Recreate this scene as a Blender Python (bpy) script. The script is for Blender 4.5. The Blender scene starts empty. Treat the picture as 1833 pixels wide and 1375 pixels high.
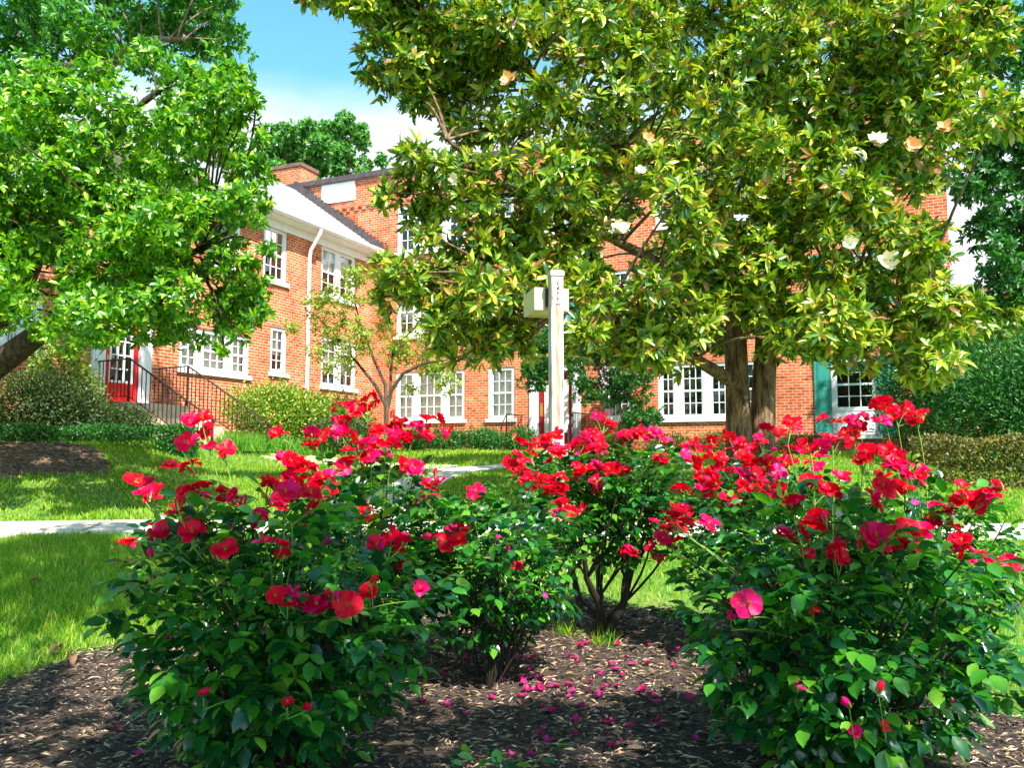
import bpy, math, random
import numpy as np
from mathutils import Vector, Matrix

R = math.radians
rng = np.random.default_rng(11)
random.seed(5)
scene = bpy.context.scene
COL = scene.collection

# ------------------------------------------------------------------ camera
EYE = 1.2
PITCH = R(4.9)
F = 1507.0
cam_d = bpy.data.cameras.new('camera')
cam = bpy.data.objects.new('camera', cam_d)
COL.objects.link(cam)
cam.location = (0, 0, EYE)
cam.rotation_euler = (R(90) + PITCH, 0, 0)
cam_d.sensor_width = 36
cam_d.lens = 36 * F / 1833.0
cam_d.clip_start = 0.05
cam_d.clip_end = 2000
scene.camera = cam

# ------------------------------------------------------------------ light
SUN_EL = R(50)
SH = np.array([0.46, -0.888])            # horizontal direction towards the sun
SH = SH / np.linalg.norm(SH)
sdir = Vector((SH[0] * math.cos(SUN_EL), SH[1] * math.cos(SUN_EL), math.sin(SUN_EL)))
sd = bpy.data.lights.new('sun', 'SUN')
sd.energy = 5.0
sd.angle = R(0.55)
sd.color = (1.0, 0.95, 0.86)
sun = bpy.data.objects.new('sun', sd)
COL.objects.link(sun)
sun.rotation_euler = sdir.to_track_quat('Z', 'Y').to_euler()
sun.location = (6, -12, 20)

w = bpy.data.worlds.new("World")
scene.world = w
w.use_nodes = True
nt = w.node_tree
nt.nodes.clear()
out = nt.nodes.new('ShaderNodeOutputWorld')
bg = nt.nodes.new('ShaderNodeBackground')
sky = nt.nodes.new('ShaderNodeTexSky')
sky.sky_type = 'NISHITA'
sky.sun_disc = False
sky.sun_elevation = SUN_EL
sky.sun_rotation = math.atan2(SH[0], SH[1])
sky.air_density = 1.0
sky.dust_density = 0.6
sky.ozone_density = 1.6
tc = nt.nodes.new('ShaderNodeTexCoord')
nz = nt.nodes.new('ShaderNodeTexNoise')
nz.inputs['Scale'].default_value = 2.2
nz.inputs['Detail'].default_value = 6
mp = nt.nodes.new('ShaderNodeMapping')
mp.inputs['Scale'].default_value = (1, 1, 2.6)
mp.inputs['Location'].default_value = (0.35, 0.1, 0.0)
nt.links.new(tc.outputs['Generated'], mp.inputs['Vector'])
nt.links.new(mp.outputs[0], nz.inputs['Vector'])
sep = nt.nodes.new('ShaderNodeSeparateXYZ')
nt.links.new(tc.outputs['Generated'], sep.inputs[0])
low = nt.nodes.new('ShaderNodeMapRange')      # clouds sit low over the roofs
low.inputs['From Min'].default_value = 0.47
low.inputs['From Max'].default_value = 0.32
low.inputs['To Min'].default_value = -0.22
low.inputs['To Max'].default_value = 0.40
nt.links.new(sep.outputs['Z'], low.inputs['Value'])
fw = nt.nodes.new('ShaderNodeMapRange')      # and only ahead, over the roofs
fw.inputs['From Min'].default_value = -0.1; fw.inputs['From Max'].default_value = 0.45
fw.inputs['To Min'].default_value = -0.55; fw.inputs['To Max'].default_value = 0.0
nt.links.new(sep.outputs['Y'], fw.inputs['Value'])
ad0 = nt.nodes.new('ShaderNodeMath'); ad0.operation = 'ADD'
nt.links.new(low.outputs[0], ad0.inputs[0]); nt.links.new(fw.outputs[0], ad0.inputs[1])
ad = nt.nodes.new('ShaderNodeMath'); ad.operation = 'ADD'
nt.links.new(nz.outputs['Fac'], ad.inputs[0]); nt.links.new(ad0.outputs[0], ad.inputs[1])
cr = nt.nodes.new('ShaderNodeMapRange'); cr.interpolation_type = 'SMOOTHSTEP'
cr.inputs['From Min'].default_value = 0.5
cr.inputs['From Max'].default_value = 0.82
nt.links.new(ad.outputs[0], cr.inputs['Value'])
mx = nt.nodes.new('ShaderNodeMix'); mx.data_type = 'RGBA'
hs = nt.nodes.new('ShaderNodeHueSaturation')
hs.inputs['Hue'].default_value = 0.462
hs.inputs['Saturation'].default_value = 1.18
hs.inputs['Value'].default_value = 2.35
nt.links.new(sky.outputs[0], hs.inputs['Color'])
nt.links.new(cr.outputs[0], mx.inputs['Factor'])
nt.links.new(hs.outputs[0], mx.inputs['A'])
mx.inputs['B'].default_value = (9.5, 9.9, 10.4, 1)
nt.links.new(mx.outputs['Result'], bg.inputs['Color'])
bg.inputs['Strength'].default_value = 0.058
nt.links.new(bg.outputs[0], out.inputs['Surface'])

scene.view_settings.view_transform = 'Standard'
scene.view_settings.look = 'None'
scene.view_settings.exposure = 1.2
scene.view_settings.gamma = 1.0
scene.cycles.max_bounces = 8
scene.cycles.transparent_max_bounces = 12
scene.cycles.sample_clamp_indirect = 6


# ------------------------------------------------------------------ helpers
def smooth(t):
    t = np.clip(t, 0, 1)
    return t * t * (3 - 2 * t)


def gz(X, Y):
    """height of the ground"""
    X = np.asarray(X, float); Y = np.asarray(Y, float)
    b = 0.0793 * (np.clip(Y, 4, 18.5) - 4) + 0.035 * np.clip(Y - 18.5, 0, 8.5)
    lat = 0.5 * smooth((-X - 4.4) / 2.9) * smooth((Y - 9.7) / 3.6)
    mound = 0.15 * np.exp(-(((X + 8.0) / 1.7) ** 2 + ((Y - 13.3) / 1.1) ** 2))
    wob = 0.012 * np.sin(X * 1.3 + Y * .7) * np.cos(Y * 1.1 - X * .4)
    return b + lat + mound + wob


def g1(x, y):
    return float(gz(x, y))


def ray(px, py):
    x = (px - 916.5) / F; y = (687.5 - py) / F
    return np.array([x, math.cos(PITCH) - y * math.sin(PITCH), math.sin(PITCH) + y * math.cos(PITCH)])


def at(px, py, Y):
    d = ray(px, py)
    return np.array([0, 0, EYE]) + d * (Y / d[1])


def on_ground(px, py):
    d = ray(px, py)
    lo, hi = 1.0, 60.0
    for _ in range(60):
        m = (lo + hi) / 2
        p = d * (m / d[1])
        if EYE + p[2] > g1(p[0], m): lo = m
        else: hi = m
    p = d * (lo / d[1])
    return p[0], lo


def mesh_np(name, verts, faces, mats=None, mat_idx=None, smooth_sh=False):
    """faces: list of arrays, each (n,k)"""
    me = bpy.data.meshes.new(name)
    verts = np.asarray(verts, np.float32)
    me.vertices.add(len(verts)); me.vertices.foreach_set('co', verts.ravel())
    fl = [np.asarray(f, np.int32) for f in faces if len(f)]
    loops = np.concatenate([f.ravel() for f in fl])
    tot = np.concatenate([np.full(len(f), f.shape[1], np.int32) for f in fl])
    st = np.concatenate([[0], np.cumsum(tot)[:-1]]).astype(np.int32)
    me.loops.add(len(loops)); me.loops.foreach_set('vertex_index', loops)
    me.polygons.add(len(tot)); me.polygons.foreach_set('loop_start', st); me.polygons.foreach_set('loop_total', tot)
    if mats:
        for m in mats: me.materials.append(m)
    if mat_idx is not None:
        me.polygons.foreach_set('material_index', np.asarray(mat_idx, np.int32))
    me.update(calc_edges=True)
    me.polygons.foreach_set('use_smooth', np.full(len(tot), bool(smooth_sh)))
    me.validate()
    return me


def link(name, me, parent=None, loc=(0, 0, 0)):
    o = bpy.data.objects.new(name, me)
    COL.objects.link(o)
    o.location = loc
    if parent is not None: o.parent = parent
    return o


def tag(o, label=None, cat=None, group=None, kind=None):
    if label: o['label'] = label
    if cat: o['category'] = cat
    if group: o['group'] = group
    if kind: o['kind'] = kind
    return o


def empty(name, label, cat, loc=(0, 0, 0), rz=0, group=None):
    o = bpy.data.objects.new(name, None)
    COL.objects.link(o)
    o.location = loc; o.rotation_euler = (0, 0, rz)
    o.empty_display_size = 0.2
    return tag(o, label, cat, group)


class MB:
    """collects shapes into one mesh"""
    def __init__(s):
        s.v = []; s.f = {}; s.n = 0; s.mi = {}

    def add(s, verts, faces, mi=0):
        verts = np.asarray(verts, float)
        for f in faces:
            s.f.setdefault(len(f), []).append([i + s.n for i in f])
            s.mi.setdefault(len(f), []).append(mi)
        s.v.append(verts); s.n += len(verts)
        return s

    def box(s, x0, x1, y0, y1, z0, z1, mi=0):
        v = [(x, y, z) for z in (z0, z1) for y in (y0, y1) for x in (x0, x1)]
        return s.add(v, [(0, 2, 3, 1), (4, 5, 7, 6), (0, 1, 5, 4), (2, 6, 7, 3), (0, 4, 6, 2), (1, 3, 7, 5)], mi)

    def quad(s, a, b, c, d, mi=0):
        return s.add([a, b, c, d], [(0, 1, 2, 3)], mi)

    def tube(s, pts, rad, n=7, cap=True, mi=0):
        pts = np.asarray(pts, float)
        if np.isscalar(rad): rad = [rad] * len(pts)
        k = len(pts)
        tan = np.gradient(pts, axis=0)
        tan /= np.linalg.norm(tan, axis=1)[:, None] + 1e-9
        m = tan.mean(0)
        ref = np.array([0, 0, 1.0]) if abs(m[2]) < .8 * np.linalg.norm(m) + 1e-9 else np.array([1.0, 0, 0])
        ang = np.arange(n) * 2 * math.pi / n
        V = []
        for i in range(k):
            a = np.cross(tan[i], ref); a /= np.linalg.norm(a) + 1e-9
            b = np.cross(tan[i], a)
            V.append(pts[i] + rad[i] * (np.cos(ang)[:, None] * a + np.sin(ang)[:, None] * b))
        V = np.concatenate(V)
        fs = []
        for i in range(k - 1):
            for j in range(n):
                j2 = (j + 1) % n
                fs.append((i * n + j, i * n + j2, (i + 1) * n + j2, (i + 1) * n + j))
        if cap:
            fs.append(tuple(range(n))); fs.append(tuple((k - 1) * n + j for j in reversed(range(n))))
        return s.add(V, fs, mi)

    def build(s, name, mats, parent=None, smooth_sh=False, loc=(0, 0, 0)):
        if not isinstance(mats, (list, tuple)): mats = [mats]
        ks = sorted(s.f)
        me = mesh_np(name, np.concatenate(s.v), [np.array(s.f[k]) for k in ks], mats,
                     np.concatenate([s.mi[k] for k in ks]), smooth_sh)
        return link(name, me, parent, loc)


# ------------------------------------------------------------------ materials
def newmat(name):
    m = bpy.data.materials.new(name); m.use_nodes = True
    n = m.node_tree.nodes
    return m, m.node_tree, n, n['Principled BSDF']


def noise_node(t, scale, detail=4, coord='Object', stretch=None, rough=.55):
    c = t.nodes.new('ShaderNodeTexCoord')
    z = t.nodes.new('ShaderNodeTexNoise')
    z.inputs['Scale'].default_value = scale
    z.inputs['Detail'].default_value = detail
    z.inputs['Roughness'].default_value = rough
    if stretch:
        mpn = t.nodes.new('ShaderNodeMapping'); mpn.inputs['Scale'].default_value = stretch
        t.links.new(c.outputs[coord], mpn.inputs[0]); t.links.new(mpn.outputs[0], z.inputs['Vector'])
    else:
        t.links.new(c.outputs[coord], z.inputs['Vector'])
    return z


def ramp(t, stops):
    r = t.nodes.new('ShaderNodeValToRGB')
    e = r.color_ramp.elements
    while len(e) < len(stops): e.new(0.5)
    for i, (p, c) in enumerate(stops):
        e[i].position = p; e[i].color = (*c, 1)
    return r


def simple(name, col, rough=.6, spec=.5, metal=0, var=0.15, scale=6, bump=0.0, bscale=40, stretch=None):
    m, t, n, b = newmat(name)
    z = noise_node(t, scale, 5, stretch=stretch)
    c = np.array(col)
    r = ramp(t, [(.3, tuple(c * (1 - var))), (.7, tuple(np.minimum(c * (1 + var), .95)))])
    t.links.new(z.outputs['Fac'], r.inputs[0]); t.links.new(r.outputs[0], b.inputs['Base Color'])
    b.inputs['Roughness'].default_value = rough
    b.inputs['Specular IOR Level'].default_value = spec
    b.inputs['Metallic'].default_value = metal
    if bump:
        z2 = noise_node(t, bscale, 6, stretch=stretch)
        bp = n.new('ShaderNodeBump'); bp.inputs['Strength'].default_value = bump; bp.inputs['Distance'].default_value = .02
        t.links.new(z2.outputs['Fac'], bp.inputs['Height']); t.links.new(bp.outputs[0], b.inputs['Normal'])
    return m


def leafmat(name, stops, rough=.4, trans=.35, tcol=None, spec=.5, coat=0.0):
    """one colour per leaf, drawn from the stops"""
    m, t, n, b = newmat(name)
    g = n.new('ShaderNodeNewGeometry')
    r = ramp(t, stops)
    t.links.new(g.outputs['Random Per Island'], r.inputs[0])
    z = noise_node(t, 60, 2)
    mul = n.new('ShaderNodeMix'); mul.data_type = 'RGBA'; mul.blend_type = 'MULTIPLY'; mul.inputs['Factor'].default_value = .5
    r2 = ramp(t, [(.3, (.72, .74, .7)), (.7, (1, 1, 1))])
    t.links.new(z.outputs['Fac'], r2.inputs[0])
    t.links.new(r.outputs[0], mul.inputs['A']); t.links.new(r2.outputs[0], mul.inputs['B'])
    t.links.new(mul.outputs['Result'], b.inputs['Base Color'])
    b.inputs['Roughness'].default_value = rough
    b.inputs['Specular IOR Level'].default_value = spec
    b.inputs['Coat Weight'].default_value = coat
    b.inputs['Coat Roughness'].default_value = .25
    tr = n.new('ShaderNodeBsdfTranslucent')
    mc = n.new('ShaderNodeMix'); mc.data_type = 'RGBA'; mc.blend_type = 'MULTIPLY'; mc.inputs['Factor'].default_value = 1
    t.links.new(mul.outputs['Result'], mc.inputs['A'])
    mc.inputs['B'].default_value = (*(tcol or (1.6, 1.6, .5)), 1)
    t.links.new(mc.outputs['Result'], tr.inputs['Color'])
    mxs = n.new('ShaderNodeMixShader'); mxs.inputs[0].default_value = trans
    t.links.new(b.outputs[0], mxs.inputs[1]); t.links.new(tr.outputs[0], mxs.inputs[2])
    t.links.new(mxs.outputs[0], n['Material Output'].inputs['Surface'])
    return m


def brickmat(name, c1, c2, mortar):
    m, t, n, b = newmat(name)
    c = n.new('ShaderNodeTexCoord'); s = n.new('ShaderNodeSeparateXYZ')
    t.links.new(c.outputs['Object'], s.inputs[0])
    a = n.new('ShaderNodeMath'); a.operation = 'ADD'
    t.links.new(s.outputs['X'], a.inputs[0]); t.links.new(s.outputs['Y'], a.inputs[1])
    cb = n.new('ShaderNodeCombineXYZ')
    t.links.new(a.outputs[0], cb.inputs['X']); t.links.new(s.outputs['Z'], cb.inputs['Y'])
    br = n.new('ShaderNodeTexBrick')
    t.links.new(cb.outputs[0], br.inputs['Vector'])
    br.inputs['Scale'].default_value = 1
    br.inputs['Brick Width'].default_value = .215
    br.inputs['Row Height'].default_value = .078
    br.inputs['Mortar Size'].default_value = .007
    br.inputs['Mortar Smooth'].default_value = .3
    br.inputs['Color1'].default_value = (*c1, 1); br.inputs['Color2'].default_value = (*c2, 1)
    br.inputs['Mortar'].default_value = (*mortar, 1)
    z = noise_node(t, .9, 8, rough=.68)
    r = ramp(t, [(.30, (.60, .52, .52)), (.48, (.95, .93, .92)), (.70, (1.16, 1.28, 1.35))])
    t.links.new(z.outputs['Fac'], r.inputs[0])
    # odd dark brick here and there
    nz2 = n.new('ShaderNodeTexWhiteNoise'); nz2.noise_dimensions = '2D'
    fl = n.new('ShaderNodeVectorMath'); fl.operation = 'FLOOR'
    dv = n.new('ShaderNodeVectorMath'); dv.operation = 'DIVIDE'; dv.inputs[1].default_value = (.1075, .078, 1)
    t.links.new(cb.outputs[0], dv.inputs[0]); t.links.new(dv.outputs[0], fl.inputs[0]); t.links.new(fl.outputs[0], nz2.inputs['Vector'])
    r3 = ramp(t, [(0, (.55, .5, .5)), (.12, (.95, .95, .95)), (.8, (1, 1, 1)), (1, (1.15, 1.25, 1.3))])
    t.links.new(nz2.outputs['Value'], r3.inputs[0])
    m1 = n.new('ShaderNodeMix'); m1.data_type = 'RGBA'; m1.blend_type = 'MULTIPLY'; m1.inputs['Factor'].default_value = 1
    m2 = n.new('ShaderNodeMix'); m2.data_type = 'RGBA'; m2.blend_type = 'MULTIPLY'; m2.inputs['Factor'].default_value = 1
    t.links.new(br.outputs['Color'], m1.inputs['A']); t.links.new(r.outputs[0], m1.inputs['B'])
    t.links.new(m1.outputs['Result'], m2.inputs['A']); t.links.new(r3.outputs[0], m2.inputs['B'])
    t.links.new(m2.outputs['Result'], b.inputs['Base Color'])
    bp = n.new('ShaderNodeBump'); bp.inputs['Strength'].default_value = .5; bp.inputs['Distance'].default_value = .01
    bp.invert = True
    t.links.new(br.outputs['Fac'], bp.inputs['Height']); t.links.new(bp.outputs[0], b.inputs['Normal'])
    b.inputs['Roughness'].default_value = .85
    b.inputs['Specular IOR Level'].default_value = .2
    return m


def barkmat(name, c1, c2, scale=8):
    m, t, n, b = newmat(name)
    z = noise_node(t, scale, 8, stretch=(1.6, 1.6, .3), rough=.8)
    r = ramp(t, [(.42, c1), (.60, c2)])
    t.links.new(z.outputs['Fac'], r.inputs[0]); t.links.new(r.outputs[0], b.inputs['Base Color'])
    b.inputs['Roughness'].default_value = .9
    bp = n.new('ShaderNodeBump'); bp.inputs['Strength'].default_value = .9; bp.inputs['Distance'].default_value = .03
    t.links.new(z.outputs['Fac'], bp.inputs['Height']); t.links.new(bp.outputs[0], b.inputs['Normal'])
    return m


M = {}
M['brick'] = brickmat('orange_brick', (.66, .175, .06), (.44, .085, .035), (.80, .58, .40))
M['brick_red'] = brickmat('red_brick', (.52, .10, .04), (.40, .07, .03), (.45, .3, .2))
M['white'] = simple('white_paint', (.82, .83, .84), .5, var=.05, bump=.05)
M['bluewhite'] = simple('pale_trim_paint', (.74, .80, .86), .5, var=.05)
M['slate'] = simple('pale_roof_slates', (.34, .34, .37), .6, var=.22, scale=5, stretch=(1, 6, 6), bump=.4, bscale=14)
M['flash'] = simple('dark_flashing', (.10, .075, .075), .45, var=.3, metal=.3)
M['coping'] = simple('brown_coping', (.17, .095, .07), .5, var=.3)
M['red'] = simple('red_door_paint', (.75, .008, .012), .4, var=.08)
M['darkred'] = simple('dark_red_door_paint', (.28, .006, .012), .4, var=.1)
M['teal'] = simple('teal_shutter_paint', (.03, .27, .21), .5, var=.12)
M['iron'] = simple('wrought_iron', (.045, .022, .02), .5, var=.3)
M['stone'] = simple('step_stone', (.62, .47, .33), .85, var=.18, bump=.3)
M['concrete'] = simple('concrete_path', (.62, .55, .47), .9, var=.14, scale=5, bump=.2)
m, t, n, b = newmat('weathered_white_wood')
z = noise_node(t, 7, 8, stretch=(9, 9, .5), rough=.75); z2 = noise_node(t, 3, 4, stretch=(1, 1, .6))
r = ramp(t, [(.45, (.12, .08, .06)), (.51, (.38, .29, .25)), (.57, (.58, .52, .49)), (.68, (.74, .71, .69))])
q_ = n.new('ShaderNodeMath'); q_.operation = 'MULTIPLY_ADD'; q_.inputs[1].default_value = .55
t.links.new(z2.outputs['Fac'], q_.inputs[0])
q2 = n.new('ShaderNodeMath'); q2.operation = 'MULTIPLY'; q2.inputs[1].default_value = .52
t.links.new(z.outputs['Fac'], q2.inputs[0]); t.links.new(q2.outputs[0], q_.inputs[2])
t.links.new(q_.outputs[0], r.inputs[0]); t.links.new(r.outputs[0], b.inputs['Base Color'])
bp = n.new('ShaderNodeBump'); bp.inputs['Strength'].default_value = .4; bp.inputs['Distance'].default_value = .01
t.links.new(z.outputs['Fac'], bp.inputs['Height']); t.links.new(bp.outputs[0], b.inputs['Normal'])
b.inputs['Roughness'].default_value = .75
M['post'] = m
M['strip'] = simple('pinkish_bare_wood', (.46, .29, .22), .85, var=.45, scale=14, stretch=(5, 5, .4))
M['lampbox'] = simple('cream_lamp_metal', (.66, .60, .36), .5, var=.08)
M['lens'] = simple('lamp_lens', (.55, .42, .14), .3, var=.15)
M['dark'] = simple('dark_paint', (.012, .012, .014), .5, var=.2)
M['brass'] = simple('brass', (.75, .52, .08), .3, metal=.8, var=.1)
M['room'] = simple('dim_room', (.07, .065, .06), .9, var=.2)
M['blind'] = simple('white_blind', (.85, .84, .80), .7, var=.03)
M['bark_mag'] = barkmat('magnolia_bark', (.045, .024, .012), (.34, .20, .11), 11)
M['bark_dark'] = barkmat('dark_bark', (.03, .02, .012), (.13, .085, .05), 10)
M['bark_pale'] = barkmat('pale_bark', (.13, .085, .045), (.34, .25, .16), 10)
M['cane'] = simple('rose_cane', (.022, .014, .009), .7, var=.4, scale=20)
M['cane_green'] = simple('green_stem', (.16, .30, .04), .5, var=.25, scale=20)
M['rock'] = simple('garden_rock', (.38, .27, .19), .9, var=.3, bump=.5, bscale=12)
t_ = M['concrete'].node_tree; nn = t_.nodes; bs_ = nn['Principled BSDF']
c_ = nn.new('ShaderNodeTexCoord'); sp_ = nn.new('ShaderNodeSeparateXYZ'); t_.links.new(c_.outputs['Object'], sp_.inputs[0])
dv_ = nn.new('ShaderNodeMath'); dv_.operation = 'PINGPONG'; dv_.inputs[1].default_value = .75; t_.links.new(sp_.outputs['X'], dv_.inputs[0])
gt_ = nn.new('ShaderNodeMath'); gt_.operation = 'LESS_THAN'; gt_.inputs[1].default_value = .012; t_.links.new(dv_.outputs[0], gt_.inputs[0])
mj_ = nn.new('ShaderNodeMix'); mj_.data_type = 'RGBA'; mj_.inputs['B'].default_value = (.10, .08, .06, 1)
src_ = bs_.inputs['Base Color'].links[0].from_socket; t_.links.new(src_, mj_.inputs['A']); t_.links.new(gt_.outputs[0], mj_.inputs['Factor']); t_.links.new(mj_.outputs['Result'], bs_.inputs['Base Color'])
# glass pane: see-through with a reflection
m, t, n, b = newmat('window_glass')
gl = n.new('ShaderNodeBsdfGlossy'); gl.inputs['Roughness'].default_value = .02; gl.inputs['Color'].default_value = (.9, .95, 1, 1)
tr = n.new('ShaderNodeBsdfTransparent'); tr.inputs['Color'].default_value = (.93, .95, .95, 1)
lw = n.new('ShaderNodeLayerWeight'); fr = n.new('ShaderNodeMapRange'); fr.inputs['To Min'].default_value = .10; fr.inputs['To Max'].default_value = .8
pw_ = n.new('ShaderNodeMath'); pw_.operation = 'POWER'; pw_.inputs[1].default_value = 3
t.links.new(lw.outputs['Facing'], pw_.inputs[0]); t.links.new(pw_.outputs[0], fr.inputs['Value'])
zz = noise_node(t, 1.5, 2)
bpn = n.new('ShaderNodeBump'); bpn.inputs['Strength'].default_value = .08
t.links.new(zz.outputs['Fac'], bpn.inputs['Height']); t.links.new(bpn.outputs[0], gl.inputs['Normal'])
ms = n.new('ShaderNodeMixShader')
t.links.new(fr.outputs[0], ms.inputs[0]); t.links.new(tr.outputs[0], ms.inputs[1]); t.links.new(gl.outputs[0], ms.inputs[2])
t.links.new(ms.outputs[0], n['Material Output'].inputs['Surface'])
M['glass'] = m

M['leaf_mag'] = leafmat('magnolia_leaf', [(0, (.03, .10, .012)), (.22, (.07, .19, .014)), (.45, (.19, .32, .02)), (.65, (.34, .45, .03)),
                                        (.88, (.58, .60, .06)), (.95, (.50, .24, .05)), (1, (.25, .11, .03))], rough=.26, trans=.26, tcol=(1.5, 1.7, .3), spec=.6, coat=.3)
M['leaf_left'] = leafmat('bright_leaf', [(0, (.025, .12, .006)), (.35, (.07, .26, .008)), (.75, (.20, .42, .012)), (1, (.44, .56, .04))], rough=.36, trans=.32, tcol=(1.3, 1.8, .4), coat=.15)
M['leaf_dark'] = leafmat('dark_leaf', [(0, (.015, .08, .015)), (.6, (.035, .17, .03)), (1, (.10, .30, .04))], rough=.4, trans=.3, tcol=(1.2, 1.7, .5))
M['leaf_mid'] = leafmat('mid_green_leaf', [(0, (.02, .11, .012)), (.5, (.06, .25, .02)), (1, (.20, .44, .04))], rough=.35, trans=.35, tcol=(1.3, 1.8, .4))
M['leaf_far'] = leafmat('far_leaf', [(0, (.02, .12, .03)), (.5, (.08, .30, .05)), (1, (.24, .50, .08))], rough=.5, trans=.3)
M['leaf_rose'] = leafmat('rose_leaf', [(0, (.004, .045, .018)), (.45, (.015, .115, .020)), (.8, (.045, .23, .014)), (1, (.16, .38, .03))], rough=.24, trans=.27, tcol=(1.6, 2.2, .45), spec=.6, coat=.25)
M['leaf_rose_young_sunlit'] = leafmat('young_sunlit_rose_leaf', [(0, (.06, .22, .03)), (.6, (.16, .36, .05)), (1, (.36, .48, .10))], rough=.35, trans=.4, tcol=(1.4, 1.6, .4))  # young growth; also puts a sunlit tone into the back bushes
M['leaf_thin'] = leafmat('thin_tree_leaf', [(0, (.10, .26, .02)), (.5, (.26, .42, .04)), (1, (.52, .52, .08))], rough=.5, trans=.4, tcol=(1.3, 1.3, .4))
M['leaf_shrub'] = leafmat('shrub_leaf', [(0, (.03, .14, .012)), (.5, (.16, .33, .02)), (.85, (.40, .50, .05)), (1, (.6, .50, .10))], rough=.4, trans=.3)
M['leaf_hedge'] = leafmat('hedge_leaf', [(0, (.012, .08, .012)), (.6, (.03, .17, .025)), (1, (.08, .28, .04))], rough=.4, trans=.3)
M['leaf_brown'] = leafmat('bronze_shrub_leaf', [(0, (.012, .05, .012)), (.55, (.035, .095, .016)), (1, (.14, .14, .035))], rough=.5, trans=.25)
M['leaf_gold'] = leafmat('golden_hedge_leaf', [(0, (.025, .05, .012)), (.5, (.11, .12, .025)), (1, (.40, .32, .07))], rough=.5, trans=.25)
M['grass'] = leafmat('grass_blade', [(0, (.05, .21, .008)), (.4, (.15, .38, .010)), (.75, (.34, .50, .02)), (1, (.60, .52, .10))], rough=.5, trans=.4, tcol=(1.5, 1.6, .4))
M['liriope'] = leafmat('strap_leaf', [(0, (.06, .24, .02)), (1, (.22, .46, .04))], rough=.45, trans=.4)
M['chip'] = leafmat('mulch_chip', [(0, (.012, .009, .011)), (.3, (.07, .05, .048)), (.55, (.24, .165, .12)), (.82, (.50, .35, .21)), (1, (.75, .58, .40))], rough=.8, trans=0.0, spec=.3)
M['deadleaf'] = leafmat('dead_leaf', [(0, (.18, .07, .03)), (1, (.42, .24, .12))], rough=.7, trans=.1)


def petalmat(name, c1, c2):
    m, t, n, b = newmat(name)
    oi = n.new('ShaderNodeObjectInfo'); g = n.new('ShaderNodeNewGeometry')
    a = n.new('ShaderNodeMath'); a.operation = 'MULTIPLY_ADD'; a.inputs[1].default_value = .62
    sc = n.new('ShaderNodeMath'); sc.operation = 'MULTIPLY'; sc.inputs[1].default_value = .38
    t.links.new(g.outputs['Random Per Island'], sc.inputs[0])
    t.links.new(oi.outputs['Random'], a.inputs[0]); t.links.new(sc.outputs[0], a.inputs[2])
    r = ramp(t, [(0, c1), (.55, tuple((np.array(c1) * .88 + np.array(c2) * .12))), (1, c2)])
    t.links.new(a.outputs[0], r.inputs[0])
    t.links.new(r.outputs[0], b.inputs['Base Color'])
    b.inputs['Roughness'].default_value = .42
    b.inputs['Specular IOR Level'].default_value = .22
    tr = n.new('ShaderNodeBsdfTranslucent'); t.links.new(r.outputs[0], tr.inputs['Color'])
    mxs = n.new('ShaderNodeMixShader'); mxs.inputs[0].default_value = .35
    t.links.new(b.outputs[0], mxs.inputs[1]); t.links.new(tr.outputs[0], mxs.inputs[2])
    t.links.new(mxs.outputs[0], n['Material Output'].inputs['Surface'])
    return m


M['petal'] = petalmat('rose_petal', (.78, .0, .003), (.84, .008, .30))
M['petal_pink'] = petalmat('fallen_pink_petal', (.50, .01, .12), (.80, .07, .48))
M['cream'] = simple('cream_petal', (.90, .80, .62), .5, var=.06)
M['peach'] = simple('peach_petal', (.85, .48, .22), .5, var=.15)
M['lilac'] = simple('lilac_petal', (.60, .52, .62), .6, var=.2)
M['stamen'] = simple('stamens', (.55, .30, .03), .6, var=.3, scale=60)

# ground material
m, t, n, b = newmat('lawn_soil')
z = noise_node(t, .9, 6); z2 = noise_node(t, 25, 5)
r = ramp(t, [(.35, (.045, .13, .015)), (.55, (.10, .20, .02)), (.7, (.26, .24, .06))])
ad2 = n.new('ShaderNodeMath'); ad2.operation = 'MULTIPLY_ADD'; ad2.inputs[1].default_value = .45
t.links.new(z2.outputs['Fac'], ad2.inputs[0]); 
ml = n.new('ShaderNodeMath'); ml.operation = 'MULTIPLY'; ml.inputs[1].default_value = .55
t.links.new(z.outputs['Fac'], ml.inputs[0]); t.links.new(ml.outputs[0], ad2.inputs[2])
t.links.new(ad2.outputs[0], r.inputs[0]); t.links.new(r.outputs[0], b.inputs['Base Color'])
b.inputs['Roughness'].default_value = .95
M['soil'] = m
m, t, n, b = newmat('mulch')
z = noise_node(t, 38, 8, stretch=(1, 2.2, 1), rough=.7)
r = ramp(t, [(.35, (.012, .009, .010)), (.52, (.08, .052, .042)), (.70, (.30, .20, .12))])
t.links.new(z.outputs['Fac'], r.inputs[0]); t.links.new(r.outputs[0], b.inputs['Base Color'])
bp = n.new('ShaderNodeBump'); bp.inputs['Strength'].default_value = 1; bp.inputs['Distance'].default_value = .03
t.links.new(z.outputs['Fac'], bp.inputs['Height']); t.links.new(bp.outputs[0], b.inputs['Normal'])
b.inputs['Roughness'].default_value = .9
M['mulch'] = m
M['mulch_brown'] = simple('brown_mulch', (.12, .075, .04), .95, var=.5, scale=22, bump=.8, bscale=30)


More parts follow.
